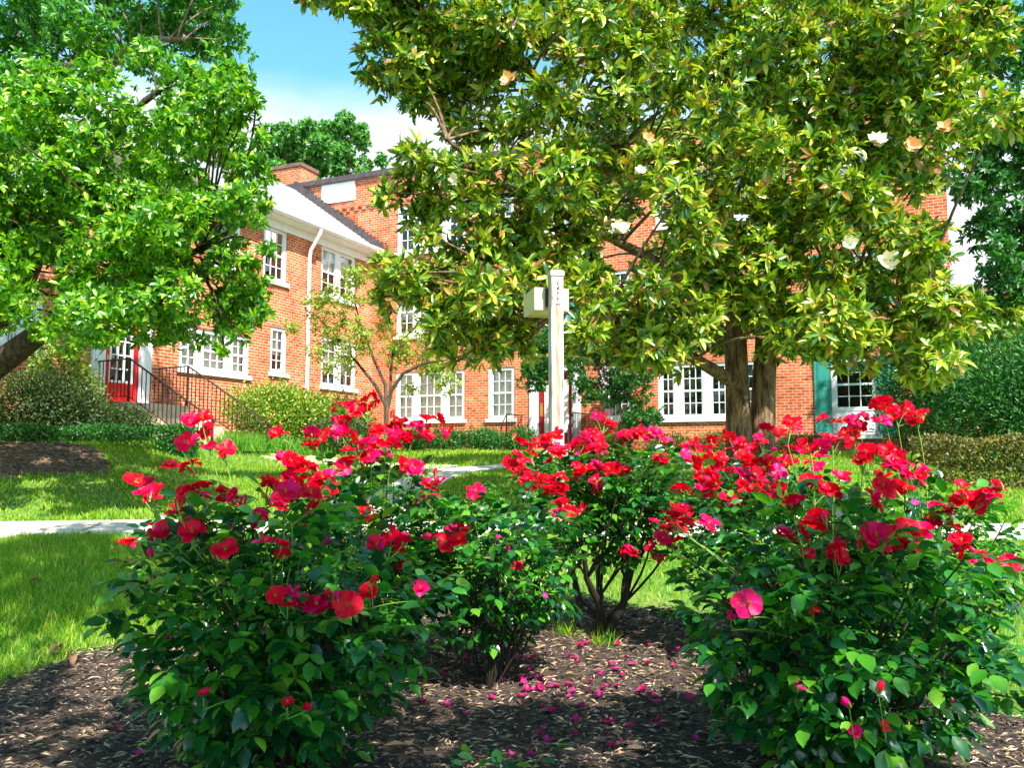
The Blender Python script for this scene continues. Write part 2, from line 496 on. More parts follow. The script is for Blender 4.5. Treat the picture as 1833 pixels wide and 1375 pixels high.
# ------------------------------------------------------------------ leaf clouds
T_BROAD = (np.array([(0, 0, 0), (.38, 0, -.03), (.72, 0, -.05), (1, 0, -.16),
                     (.30, .42, .05), (.68, .40, .01), (.30, -.42, .05), (.68, -.40, .01)]),
           [(0, 1, 4), (0, 6, 1), (3, 5, 2), (3, 2, 7)], [(1, 2, 5, 4), (1, 6, 7, 2)])
T_ROSE = (np.array([(0, 0, 0), (.30, 0, -.03), (.66, 0, -.06), (1, 0, -.17), (.14, .30, .03), (.40, .50, .06), (.72, .36, .0), (.90, .13, -.09),
                    (.14, -.30, .03), (.40, -.50, .06), (.72, -.36, .0), (.90, -.13, -.09)]),
          [(0, 1, 4), (0, 8, 1), (3, 7, 2), (3, 2, 11)], [(1, 2, 6, 5), (1, 9, 10, 2)])
T_ROSE[1].extend([(1, 5, 4), (1, 8, 9), (2, 7, 6), (2, 10, 11)])
T_DIA = (np.array([(0, 0, 0), (.5, .5, .07), (1, 0, -.10), (.5, -.5, .07)]), [(0, 1, 2), (0, 2, 3)], [])
T_BLADE = (np.array([(0, .5, 0), (0, -.5, 0), (.55, .4, .05), (.55, -.4, .05), (1, 0, .22)]), [(2, 3, 4)], [(0, 1, 3, 2)])


def nrm(a):
    return a / (np.linalg.norm(a, axis=-1, keepdims=True) + 1e-9)


def leaf_mesh(name, P, D, N, L, W, tmpl, mats, smooth_sh=True, rows=None):
    V, T, Q = tmpl
    n = len(P); k = len(V)
    D = nrm(D); S = nrm(np.cross(D, N)); U = np.cross(S, D)
    L = np.broadcast_to(L, (n,)); W = np.broadcast_to(W, (n,))
    co = (P[:, None] + D[:, None] * (V[None, :, 0:1] * L[:, None, None])
          + S[:, None] * (V[None, :, 1:2] * W[:, None, None]) + U[:, None] * (V[None, :, 2:3] * L[:, None, None]))
    off = (np.arange(n) * k)[:, None, None]
    fs = []
    if len(T): fs.append((np.array(T)[None] + off).reshape(-1, 3))
    if len(Q): fs.append((np.array(Q)[None] + off).reshape(-1, 4))
    return mesh_np(name, co.reshape(-1, 3), fs, mats, None, smooth_sh)


def rand_dirs(n):
    v = rng.normal(size=(n, 3))
    return nrm(v)


def blob_points(c, r, n, shell=.55):
    """points in an uneven ball: mostly near its skin"""
    d = rand_dirs(n)
    lump = .86 + sum(.22 * np.maximum(0, d @ q_) ** 6 for q_ in rand_dirs(9)) - sum(.16 * np.maximum(0, d @ q_) ** 8 for q_ in rand_dirs(5))
    rad = (shell + (1 - shell) * rng.random(n) ** .6) * lump
    rr = np.asarray(r) if np.ndim(r) else np.array([r, r, r * .85])
    return np.asarray(c) + d * rad[:, None] * rr, d


def rosettes(P, A, per, L, spread=(.5, 1.25)):
    """whorls of leaves at twig tips; returns arrays for leaf_mesh"""
    n = len(P)
    Pn = np.repeat(P, per, 0); An = nrm(np.repeat(A, per, 0))
    ref = rand_dirs(n).repeat(per, 0)
    X = nrm(np.cross(An, ref)); Y = np.cross(An, X)
    ph = np.tile(np.arange(per) * 2.4, n) + rng.random(n * per) * .6
    el = rng.uniform(*spread, n * per)
    D = An * np.cos(el)[:, None] + (X * np.cos(ph)[:, None] + Y * np.sin(ph)[:, None]) * np.sin(el)[:, None]
    D[:, 2] -= .18
    N = An + rng.normal(size=D.shape) * .18
    Lr = rng.uniform(L[0], L[1], n * per)
    P2 = Pn + D * .01 - An * (rng.random(n * per) * .06)[:, None]
    return P2, D, N, Lr


def path_curve(a, b, n=7, bow=.12, sag=0.0):
    a = np.asarray(a, float); b = np.asarray(b, float)
    t = np.linspace(0, 1, n)[:, None]
    d = np.linalg.norm(b - a)
    off = rand_dirs(1)[0] * d * bow
    p = a + (b - a) * t + off * np.sin(t * math.pi)
    p[:, 2] += sag * d * np.sin(t[:, 0] * math.pi)
    return p


def tree(name, label, cat, trunks, blobs, leafmat_, bark, dens, per, L, wr, tmpl=T_BROAD, group=None,
         up=.5, spread=(.5, 1.25), shell=.5, twigs=5, limb_r=.03, twig_r=.008, hub=None, base=None):
    """trunks: list of (points, radii). blobs: (x,y,z,r)."""
    root = empty(name, label, cat, base if base is not None else tuple(trunks[0][0][0]), group=group)
    o0 = np.array(root.location)
    mb = MB()
    nodes = []
    for pts, rad in trunks:
        pts = np.asarray(pts, float)
        mb.tube(pts - o0, rad, 10)
        for i in range(max(1, len(pts) // 3), len(pts)):
            for f_ in (.25, .5, .75, 1.0): nodes.append(pts[i - 1] + (pts[i] - pts[i - 1]) * f_)
    nodes = np.array(nodes)
    Ps, As = [], []
    for bl in blobs:
        c = np.array(bl[:3]); r = bl[3]
        # limb from nearest trunk point, preferring points below
        dd = np.linalg.norm(nodes - c, axis=1) + np.maximum(0, nodes[:, 2] - c[2]) * 1.5
        src = nodes[np.argsort(dd)[int(rng.integers(0, 3))]]
        ln = np.linalg.norm(c - src)
        p = path_curve(src, c, 8, .07, .05)
        mb.tube(p - o0, np.linspace(limb_r * (0.5 + .25 * ln ** .5), twig_r * 1.3, 8), 5, cap=False)
        nb = max(6, int(dens * 4 * math.pi * r * r))
        P, d = blob_points(c, r, nb, shell)
        A = d * .9 + np.array([0, 0, up]) + rng.normal(size=d.shape) * .35
        Ps.append(P); As.append(A)
        for k in rng.integers(0, nb, twigs):
            mb.tube(path_curve(c, P[k], 4, .1) - o0, np.linspace(twig_r, twig_r * .45, 4), 4, cap=False)
    mb.build('trunk', bark, root, True)
    P = np.concatenate(Ps); A = np.concatenate(As)
    P2, D, N, Lr = rosettes(P, A, per, L, spread)
    me = leaf_mesh('crown', P2 - o0, D, N, Lr, Lr * wr, tmpl, [leafmat_])
    link('crown', me, root)
    return root


def shrub(name, label, cat, c, rad, n, mat, L=(.05, .08), wr=.55, tmpl=T_DIA, group=None, stems=8, box=False, bark=None, up=.4, shell=.35):
    """c = base centre on the ground, rad = (rx, ry, height)"""
    root = empty(name, label, cat, (c[0], c[1], c[2]), group=group)
    if box:
        q = rng.random((n, 3)) * 2 - 1
        ax = rng.integers(0, 3, n); sg = np.sign(rng.random(n) - .4)
        q[np.arange(n), ax] = sg * (1 - rng.random(n) ** 2 * .35)
        P = q * np.array([rad[0], rad[1], rad[2] / 2]) + np.array([0, 0, rad[2] / 2])
        P += rng.normal(size=P.shape) * .02 + .035 * np.sin(P[:, [1, 2, 0]] * 5)
        d = nrm(q)
    else:
        P, d = blob_points((0, 0, rad[2] * .52), (rad[0], rad[1], rad[2] * .5), n, shell)
        P = P + rng.normal(size=P.shape) * np.array(rad) * .07
        k_ = rng.integers(0, n, n // 6); P[k_[:, None], [0, 1, 2]] += d[k_] * rng.random((len(k_), 1)) * .22 * rad[0]
        P[:, 2] = np.maximum(P[:, 2], .02)
    D = d * .8 + rng.normal(size=d.shape) * .6 + np.array([0, 0, up])
    N = d + rng.normal(size=d.shape) * .5 + np.array([0, 0, .5])
    Lr = rng.uniform(L[0], L[1], n)
    link('foliage', leaf_mesh('foliage', P, D, N, Lr, Lr * wr, tmpl, [mat]), root)
    mb = MB()
    for k in range(stems):
        e = P[rng.integers(0, n)] * .8
        s = np.array([e[0] * .35, e[1] * .35, -.03]) if not box else np.array([e[0], e[1], -.03])
        mb.tube(path_curve(s, e, 5, .06), np.linspace(.014, .004, 5), 5, cap=False)
    mb.build('stem', bark or M['bark_dark'], root, True)
    return root


# ------------------------------------------------------------------ ground
def axis(segs):
    out_ = []
    for a, b, s in segs: out_ += list(np.arange(a, b, s))
    out_.append(segs[-1][1])
    return np.array(out_)


gx = axis([(-400, -60, 40), (-60, -14, 3), (-14, 14, .22), (14, 60, 3), (60, 400, 40)])
gy = axis([(-60, -8, 4), (-8, 0, 1), (0, 20, .22), (20, 34, .8), (34, 100, 6), (100, 700, 60)])
GX, GY = np.meshgrid(gx, gy)
V = np.stack([GX, GY, gz(GX, GY)], -1).reshape(-1, 3)
nx, ny = len(gx), len(gy)
ii = (np.arange(ny - 1)[:, None] * nx + np.arange(nx - 1)[None]).ravel()
tag(link('ground', mesh_np('ground', V, [np.stack([ii, ii + 1, ii + nx + 1, ii + nx], 1)], [M['soil']], None, True)), kind='structure')

BED = [(2.9, 1.0), (2.75, 2.8), (2.42, 3.8), (2.06, 4.3), (1.8, 5.1), (1.2, 5.95), (0, 6.2), (-1.2, 6.0), (-2.1, 5.25),
       (-2.55, 4.75), (-2.85, 4.1), (-3.5, 3.2), (-3.9, 1.5), (-3, -.6), (0, -1.6), (2.3, -.8)]
BC = (0.0, 3.0)
MB2 = [(-6.6, 11.9), (-5.95, 12.5), (-6.5, 13.4), (-8, 14.2), (-10.5, 14.1), (-11.8, 12.8), (-10.8, 11.6), (-8.3, 11.5)]
MC2 = (-8.2, 12.9)


def star(poly, c):
    a = np.array([math.atan2(y - c[1], x - c[0]) for x, y in poly]); r = np.array([math.hypot(x - c[0], y - c[1]) for x, y in poly])
    o = np.argsort(a); a = a[o]; r = r[o]
    a = np.concatenate([a - 2 * math.pi, a, a + 2 * math.pi]); r = np.concatenate([r, r, r])
    return lambda th: np.interp(th, a, r) * (1 + .018 * np.sin(th * 13 + 2) + .016 * np.sin(th * 23) + .012 * np.sin(th * 41 + 1))


bedR = star(BED, BC); bed2R = star(MB2, MC2)


def bed_sheet(name, fr_, c, rings=34, seg=160, dz=.014, mat='mulch'):
    th = np.linspace(-math.pi, math.pi, seg, endpoint=False); rr = fr_(th)
    V = [(c[0], c[1], g1(*c) + dz)]
    for k in range(1, rings + 1):
        X = c[0] + np.cos(th) * rr * k / rings; Y = c[1] + np.sin(th) * rr * k / rings
        V += list(zip(X, Y, gz(X, Y) + (dz if k < rings else -.01)))
    tr_ = [(0, 1 + j, 1 + (j + 1) % seg) for j in range(seg)]
    q = [(1 + (k - 1) * seg + j, 1 + k * seg + j, 1 + k * seg + (j + 1) % seg, 1 + (k - 1) * seg + (j + 1) % seg)
         for k in range(1, rings) for j in range(seg)]
    tag(link(name, mesh_np(name, V, [np.array(tr_), np.array(q)], [M[mat]], None, True)), kind='structure')


bed_sheet('mulch_bed', bedR, BC)
bed_sheet('mulch_bed_left', bed2R, MC2, mat='mulch_brown')


def in_bed(X, Y, fn, c, k=1.0):
    th = np.arctan2(Y - c[1], X - c[0])
    return np.hypot(X - c[0], Y - c[1]) < fn(th) * k


def ribbon(name, pts, width, mat, dz=.03, nw=4):
    pts = np.array(pts, float)
    # resample
    seg = np.linalg.norm(np.diff(pts, axis=0), axis=1); s = np.concatenate([[0], np.cumsum(seg)])
    u = np.linspace(0, s[-1], int(s[-1] / .25) + 2)
    P = np.stack([np.interp(u, s, pts[:, 0]), np.interp(u, s, pts[:, 1])], 1)
    for _ in range(6): P[1:-1] = (P[:-2] + 2 * P[1:-1] + P[2:]) / 4
    T = nrm(np.gradient(P, axis=0)); N = np.stack([-T[:, 1], T[:, 0]], 1)
    V = []
    for p, nn in zip(P, N):
        row = [p + nn * width * (k / nw - .5) for k in range(nw + 1)]
        V.append((*row[0], g1(*row[0]) - .03))
        V += [(*q, g1(*q) + dz) for q in row]
        V.append((*row[-1], g1(*row[-1]) - .03))
    c = nw + 3
    q = [(i * c + j, (i + 1) * c + j, (i + 1) * c + j + 1, i * c + j + 1) for i in range(len(P) - 1) for j in range(c - 1)]
    tag(link(name, mesh_np(name, V, [np.array(q)], [mat])), kind='structure')
    return P


ribbon('path', [(-30, 9.15), (-4, 9.15), (4, 9.0), (30, 8.9)], .86, M['concrete'])
WALK = [(1.2, 24.2), (1.1, 18.5), (.4, 16.9), (-.8, 15.9), (-1.45, 14.6), (-1.55, 12.5), (-1.6, 9.7)]
P2 = ribbon('walk', WALK, .8, M['concrete'])
ribbon('walk_left', [(-5.0, 18.0), (-3.4, 17.0), (-1.2, 16.2)], .9, M['concrete'], dz=.026)

# grass blades
def lawn(n, x0, x1, y0, y1, L, W, nm):
    X = rng.uniform(x0, x1, n); Y = rng.uniform(y0, y1, n)
    ok = ~in_bed(X, Y, bedR, BC, .985) & ~in_bed(X, Y, bed2R, MC2, .97)
    ok &= ~((np.abs(Y - (9.08 - .01 * X)) < .44))
    dm = np.min(np.hypot(X[:, None] - P2[None, :, 0], Y[:, None] - P2[None, :, 1]), 1)
    ok &= dm > .42
    ok &= np.abs(X) < .66 * Y + .8
    # thin, patchy turf
    pat = np.sin(X * 2.1 + 1.3 * np.sin(Y * 1.7)) * np.cos(Y * 2.4 + X) + .5 * np.sin(X * 5.3 + Y * 4.1)
    ok &= rng.random(n) < np.clip(.92 + .25 * pat, .35, 1)
    X = X[ok]; Y = Y[ok]; k = len(X)
    P = np.stack([X, Y, gz(X, Y) - .004], 1)
    D = rng.normal(size=(k, 3)) * .42; D[:, 2] = 1
    N = rand_dirs(k); N[:, 2] *= .2
    Lr = rng.uniform(L[0], L[1], k) * (1 + .3 * pat[ok] * .5)
    return P, D, N, Lr, rng.uniform(W[0], W[1], k)


A = [lawn(75000, -5, -1.5, 3.6, 8.8, (.05, .11), (.004, .008), ''),
     lawn(45000, 1.5, 5.5, 3.2, 8.8, (.04, .085), (.004, .008), ''),
     lawn(12000, -1.5, 1.5, 5.5, 8.8, (.04, .085), (.005, .009), ''),
     lawn(120000, -11, 10, 9.3, 16.5, (.045, .09), (.010, .018), ''),
     lawn(50000, -12, 13, 16.5, 25, (.06, .11), (.016, .03), '')]
cc = [np.concatenate([a[i] for a in A]) for i in range(5)]
tag(link('lawn_grass', leaf_mesh('lawn_grass', cc[0], cc[1], cc[2], cc[3], cc[4], T_BLADE, [M['grass']])),
    'short green lawn grass around the beds and paths', 'grass', kind='stuff')

# mulch chips
n = 52000
X = rng.uniform(-4, 3.2, n); Y = rng.uniform(1.8, 6.3, n)
ok = in_bed(X, Y, bedR, BC, 1.0); X = X[ok]; Y = Y[ok]
X2 = rng.uniform(-11, -5, 9000); Y2 = rng.uniform(11.3, 14.3, 9000)
ok = in_bed(X2, Y2, bed2R, MC2, 1.0); X = np.concatenate([X, X2[ok]]); Y = np.concatenate([Y, Y2[ok]])
n = len(X)
P = np.stack([X, Y, gz(X, Y) + .014 + rng.random(n) * .012], 1)
D = rng.normal(size=(n, 3)); D[:, 2] *= .16; D[:, 1] *= .7
N = rng.normal(size=(n, 3)) * .3; N[:, 2] = 1
Lr = rng.uniform(.015, .065, n) * np.where(Y > 9, 1.6, 1) * np.where(rng.random(n) < .02, 2.4, 1)
tag(link('mulch_chips', leaf_mesh('mulch_chips', P, D, N, Lr, rng.uniform(.005, .013, n) * np.where(Y > 9, 1.8, 1), T_DIA, [M['chip']], False)),
    'dark shredded bark mulch chips under the rose bushes', 'mulch', kind='stuff')

# ------------------------------------------------------------------ buildings
CORN = np.array([-4.66, 27.9])
D1 = np.array([math.sin(R(24.1)), math.cos(R(24.1))])
D2 = np.array([D1[1], -D1[0]])


class Frame:
    def __init__(s, origin, xd):
        s.o = np.array([origin[0], origin[1], 0.0]); s.x = np.array([xd[0], xd[1], 0]); s.y = np.array([-xd[1], xd[0], 0])
        s.rz = math.atan2(xd[1], xd[0])

    def hit(s, px, py, yl=0.0):
        d = ray(px, py); c = np.array([0, 0, EYE])
        t_ = (yl - np.dot(c - s.o, s.y)) / np.dot(d, s.y)
        p = c + d * t_
        return float(np.dot(p - s.o, s.x)), float(p[2])

    def rect(s, pl, pr, pt, pb):
        xl = s.hit(pl, (pt + pb) / 2)[0]; xr = s.hit(pr, (pt + pb) / 2)[0]
        m_ = (pl + pr) / 2
        return xl, xr, s.hit(m_, pb)[1], s.hit(m_, pt)[1]


FM = Frame(CORN, D2)        # main block: x runs right along the facade, y goes in
FW = Frame(CORN, D1)        # wing: x runs away from us to the corner, y goes in


def wall_mesh(x0, x1, z0, z1, holes, depth=.12):
    xs = sorted({x0, x1, *[h[0] for h in holes], *[h[1] for h in holes]})
    zs = sorted({z0, z1, *[h[2] for h in holes], *[h[3] for h in holes]})
    mb = MB()
    for i in range(len(xs) - 1):
        for j in range(len(zs) - 1):
            cx, cz = (xs[i] + xs[i + 1]) / 2, (zs[j] + zs[j + 1]) / 2
            if any(h[0] < cx < h[1] and h[2] < cz < h[3] for h in holes): continue
            mb.quad((xs[i], 0, zs[j]), (xs[i + 1], 0, zs[j]), (xs[i + 1], 0, zs[j + 1]), (xs[i], 0, zs[j + 1]))
    for a, b_, c, d in holes:
        mb.quad((a, 0, c), (a, 0, d), (a, depth, d), (a, depth, c))
        mb.quad((b_, 0, d), (b_, 0, c), (b_, depth, c), (b_, depth, d))
        mb.quad((a, 0, d), (b_, 0, d), (b_, depth, d), (a, depth, d))
        mb.quad((b_, 0, c), (a, 0, c), (a, depth, c), (b_, depth, c))
    return mb


def window(parent, h, lights=(1,), cols=(3,), rows=2, blind=None, sill=True, panel=0, trim=M['white']):
    """double-hung sashes side by side; h = (x0,x1,z0,z1)"""
    x0, x1, z0, z1 = h
    mb = MB(); y0, y1 = .035, .115
    if panel:
        mb.box(x0, x1, .05, .10, z0, z0 + panel); zb = z0 + panel
        mb.box(x0 + .1, x1 - .1, .03, .05, z0 + .08, z0 + panel - .1)
    else: zb = z0
    t_ = .10
    mb.box(x0, x0 + t_, y0, y1, zb, z1); mb.box(x1 - t_, x1, y0, y1, zb, z1)
    mb.box(x0 + t_, x1 - t_, y0, y1, z1 - t_, z1); mb.box(x0 + t_, x1 - t_, y0, y1, zb, zb + t_)
    tot = sum(lights); xa = x0 + t_; W = x1 - x0 - 2 * t_; mull = .24
    W2 = W - mull * (len(lights) - 1)
    cur = xa; zA, zB = zb + t_, z1 - t_; zm = (zA + zB) / 2
    for k, l in enumerate(lights):
        wk = W2 * l / tot; a, b_ = cur, cur + wk
        mb.box(a, b_, .055, .095, zm - .028, zm + .028)
        for s_ in (a, b_ - .035): 
            mb.box(s_, s_ + .035, .058, .1, zA, zm - .028); mb.box(s_, s_ + .035, .058, .1, zm + .028, zB)
        for (q0, q1) in ((zA, zm - .028), (zm + .028, zB)):
            for c in range(1, cols[k]):
                xc = a + .035 + (wk - .07) * c / cols[k]
                mb.box(xc - .011, xc + .011, .062, .088, q0, q1)
            for r_ in range(1, rows):
                zc = q0 + (q1 - q0) * r_ / rows
                mb.box(a + .035, b_ - .035, .064, .086, zc - .011, zc + .011)
        cur += wk
        if k < len(lights) - 1:
            mb.box(cur, cur + mull, .04, .112, zA, zB); cur += mull
    o = mb.build('window', trim, parent)
    g = MB().quad((x0 + t_, .079, zA), (x1 - t_, .079, zA), (x1 - t_, .079, zB), (x0 + t_, .079, zB))
    g.build('pane', M['glass'], o)
    if sill:
        MB().box(x0 - .07, x1 + .07, -.07, .12, z0 - .11, z0 - .003).build('sill', trim, o)
    if blind:
        bl = MB(); lo = z1 - (z1 - zb) * blind
        k = int((zB - lo) / .045)
        for i in range(k):
            zc = zB - i * .045
            bl.quad((x0 + t_, .155, zc), (x1 - t_, .155, zc), (x1 - t_, .18, zc - .04), (x0 + t_, .18, zc - .04))
        bl.build('blind', M['blind'], o)
    return o


def header(parent, h, mat):
    """soldier-course brick header over an opening"""
    x0, x1, z0, z1 = h
    mb = MB(); n_ = int((x1 - x0 + .2) / .08)
    for i in range(n_):
        xx = x0 - .1 + i * .08
        mb.box(xx, xx + .07, -.006, .01, z1 + .004, z1 + .22)
    mb.build('lintel', mat, parent)


# ---- main block
main = empty('main_building', 'three-storey orange brick apartment block behind the magnolia', 'building', (CORN[0], CORN[1], 0), FM.rz)
ML = FM.rect(500, 501, 300, 301)[0]; MR = FM.hit(1706, 600)[0]; MT = FM.hit(640, 322)[1]
Wn = {}
a = FM.rect(708, 832, 664, 752)
low_z = (a[2], a[3])
Wn['tri0'] = a
s2 = FM.rect(874, 921, 657, 753); Wn['single0'] = (s2[0], s2[1], a[2], s2[3])
Wn['mid'] = (a[0], a[1], a[2] + 2.78, a[3] + 2.78)
Wn['top'] = (a[0], a[1], a[2] + 5.56, a[3] + 5.56)
r1 = FM.rect(1178, 1320, 650, 748); Wn['tri1'] = (r1[0], r1[1] + .55, r1[2], r1[3])
r0 = FM.rect(1082, 1130, 652, 750); Wn['single1'] = r0
r2 = FM.rect(1489, 1572, 640, 778); Wn['panelwin'] = r2
dr = FM.rect(948, 1040, 665, 805)
holes = []
for k in ('tri0', 'single0', 'mid', 'top', 'tri1', 'single1', 'panelwin'): holes.append(Wn[k])
up = []
for dz_ in (2.78, 5.56):
    for k in ('single0', 'tri1', 'single1'):
        h = Wn[k]; up.append((h[0], h[1], h[2] + dz_, h[3] + dz_))
    h = Wn['panelwin']; up.append((h[0], h[1], h[2] + .62 + dz_, h[3] + dz_))
    h = dr; xc_ = (h[0] + h[1]) / 2; up.append((xc_ - .45, xc_ + .45, low_z[0] + dz_ + .1, low_z[1] + dz_))
DOOR = (dr[0], dr[1], 1.55, FM.hit(995, 650)[1])
holes += up + [DOOR]
wm = wall_mesh(ML, MR, .2, MT, holes)
dep = 9.0
wm.quad((MR, 0, .2), (MR, dep, .2), (MR, dep, MT), (MR, 0, MT))
wm.quad((ML, dep, .2), (ML, 0, .2), (ML, 0, MT), (ML, dep, MT))
wm.quad((MR, dep, .2), (ML, dep, .2), (ML, dep, MT), (MR, dep, MT))
wm.build('wall', M['brick'], main)
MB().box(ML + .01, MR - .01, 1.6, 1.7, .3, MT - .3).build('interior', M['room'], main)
MB().box(ML - .06, MR + .06, -.10, dep + .06, MT - .02, MT + .16).build('roof', M['coping'], main)
MB().box(ML - .06, MR + .06, -.13, -.10, MT + .02, MT + .19).build('gutter', M['flash'], main)
window(main, Wn['tri0'], (.62, 1, .62), (2, 3, 2), blind=1.0)
window(main, Wn['single0'], blind=1.0); header(main, Wn['single0'], M['brick'])
window(main, Wn['mid'], (.62, 1, .62), (2, 3, 2), blind=.6)
window(main, Wn['top'], (.62, 1, .62), (2, 3, 2))
window(main, Wn['tri1'], (.62, 1, 1, .62), (2, 3, 3, 2))
window(main, Wn['single1'])
window(main, Wn['panelwin'], panel=.62, blind=.25)
header(main, Wn['tri0'], M['brick']); header(main, Wn['mid'], M['brick'])
for h in up: window(main, h, blind=rng.choice([0, .4, .7]) or None)


def shutter(parent, x0, x1, z0, z1):
    mb = MB(); mb.box(x0, x1, -.045, -.012, z0, z1)
    hh = z1 - z0
    for a_, b_ in ((.04, .22), (.26, .60), (.64, .96)):
        mb.box(x0 + .07, x1 - .07, -.057, -.045, z0 + hh * a_, z0 + hh * b_)
        mb.box(x0 + .11, x1 - .11, -.066, -.057, z0 + hh * a_ + .05, z0 + hh * b_ - .05)
    mb.build('shutter', M['teal'], parent)


h = Wn['panelwin']
sw = .42
shutter(main, h[0] - sw, h[0] - .01, h[2] - .02, h[3] + .02); shutter(main, h[1] + .01, h[1] + sw, h[2] - .02, h[3] + .02)
for h in up[3:5] + up[-2:]:
    if h[1] - h[0] < 2:
        shutter(main, h[0] - sw, h[0] - .01, h[2] - .02, h[3] + .02); shutter(main, h[1] + .01, h[1] + sw, h[2] - .02, h[3] + .02)
# dentil course and blind white panel near the parapet
zc = FM.hit(640, 371)[1]
mb = MB(); mb.box(ML, MR, -.05, -.002, zc, zc + .09)
for i in range(int((MR - ML) / .32)):
    mb.box(ML + .1 + i * .32, ML + .24 + i * .32, -.05, -.002, zc - .12, zc - .002)
mb.build('dentil_course', M['brick'], main)
pa = FM.rect(577, 636, 328, 362)
MB().box(pa[0], pa[1], -.04, -.002, pa[2], pa[3]).build('vent_panel', M['white'], main)
# brick plinth course
mb = MB()
for i in range(int((MR - ML) / .085)):
    mb.box(ML + i * .085, ML + i * .085 + .075, -.02, -.001, 1.42, 1.64)
mb.build('plinth', M['brick_red'], main)
# door with surround
dx0, dx1, dz0, dz1 = DOOR
fr_ = MB(); pw = .27
for xx in (dx0, dx1 - pw):
    fr_.box(xx, xx + pw, -.04, .10, dz0, dz1 - .25)
    for k in range(3): fr_.box(xx + .03 + k * .08, xx + .08 + k * .08, -.055, -.04, dz0 + .1, dz1 - .3)
fr_.box(dx0 - .05, dx1 + .05, -.08, .10, dz1 - .25, dz1 + .05)
fr_.build('door_surround', M['bluewhite'], main)
d_ = MB(); xa, xb = dx0 + pw + .0, dx1 - pw
d_.box(xa, xb, .06, .10, dz0 + .02, dz1 - .25)
do = d_.build('door', M['darkred'], main)
MB().box(xa + .2, xb - .14, .045, .06, dz0 + .35, dz1 - .5).build('storm_panel', M['white'], do)
MB().box(xa + .06, xa + .14, .04, .06, dz0 + .85, dz0 + 1.25).build('handle', M['brass'], do)

# chimney on the parapet
cx0, cz0 = FM.hit(482, 330, 1.4); cx1, cz1 = FM.hit(541, 298, 1.4)
ch = MB(); ch.box(cx0, cx1, 1.3, 2.3, MT + .17, cz1 + .0)
ch.build('chimney', M['brick'], main)
MB().box(cx0 - .05, cx1 + .05, 1.25, 2.35, cz1, cz1 + .14).build('chimney_cap', M['coping'], main)

# ---- wing
wing = empty('brick_wing', 'two-storey brick wing with slate roof and red door at left', 'building', (CORN[0], CORN[1], 0), FW.rz)
WL = -17.0
ez = FW.hit(553, 430)[1]          # top of brick at fascia
FD = FW.rect(162, 269, 570, 708)
holes = []
w_tri = FW.rect(321, 446, 592, 666); holes.append(w_tri)
w_s1 = FW.rect(484, 513, 586, 668); holes.append(w_s1)
w_d1 = FW.rect(575, 637, 622, 700); w_d1 = (w_d1[0], w_d1[1], w_tri[2], w_d1[3] + .25); holes.append(w_d1)
w_u0 = FW.rect(378, 431, 408, 484)
w_u1 = FW.rect(472, 514, 408, 503)
w_u0 = (w_u0[0], w_u0[1], w_u1[2], w_u1[3]); holes.append(w_u0); holes.append(w_u1)
w_u2 = FW.rect(575, 637, 455, 530); w_u2 = (w_u2[0], w_u2[1], w_u1[2], w_u1[3]); holes.append(w_u2)
w_l = FW.rect(-30, 78, 540, 625); w_l = (w_l[0], w_l[1], w_tri[2], w_tri[3]); holes.append(w_l)
w_ul = (w_l[0], w_l[1], w_u1[2], w_u1[3]); holes.append(w_ul)
xc_ = (FD[0] + FD[1]) / 2; w_ud = (xc_ - .5, xc_ + .5, w_u1[2], w_u1[3]); holes.append(w_ud)
LAND = 2.38
WD = (FD[0], FD[1], LAND, LAND + 2.45); holes.append(WD)
wmb = wall_mesh(WL, 0, .6, ez, holes)
wd = 6.6
wmb.quad((WL, wd, .6), (WL, 0, .6), (WL, 0, ez), (WL, wd, ez))
wmb.add([(WL, 0, ez), (WL, wd, ez), (WL, wd / 2, ez + 2.3)], [(0, 2, 1)])
wmb.quad((0, wd, .6), (WL, wd, .6), (WL, wd, ez), (0, wd, ez))
wmb.build('wall', M['brick'], wing)
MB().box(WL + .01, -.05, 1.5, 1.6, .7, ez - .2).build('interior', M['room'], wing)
window(wing, w_tri, (.62, 1, .62), (2, 3, 2), blind=.95)
window(wing, w_s1, cols=(2,), blind=.6)
window(wing, w_d1, (1, 1), (2, 2), blind=.7)
window(wing, w_u0, cols=(3,)); window(wing, w_u1, cols=(3,), blind=None); window(wing, w_u2, (1, 1), (2, 2), blind=.5)
window(wing, w_l, (.62, 1, .62), (2, 3, 2), blind=.8); window(wing, w_ul, (.62, 1, .62), (2, 3, 2)); window(wing, w_ud)
for h in (w_tri, w_s1, w_d1, w_l): header(wing, h, M['brick'])
mb = MB(); mb.box(WL, -.001, -.012, -.002, ez - .02, ez + .0)
# fascia, soffit and gutter
ov = .42
MB().box(WL - .2, -.14, -.05, -.003, ez - .02, ez + .28).build('fascia', M['white'], wing)
MB().box(WL - .2, -.14, -ov, -.05, ez + .22, ez + .28).build('soffit', M['white'], wing)
g = MB()
prof = [(-ov - .13, ez + .40), (-ov - .13, ez + .31), (-ov - .09, ez + .25), (-ov - .002, ez + .25), (-ov - .002, ez + .40)]
n_ = len(prof)
g.add([(x, y, z) for x in (WL - .25, -.14) for y, z in prof], [(i, (i + 1) % n_, n_ + (i + 1) % n_, n_ + i) for i in range(n_)] + [tuple(range(n_)), tuple(range(2 * n_ - 1, n_ - 1, -1))])
g.build('gutter', M['white'], wing)
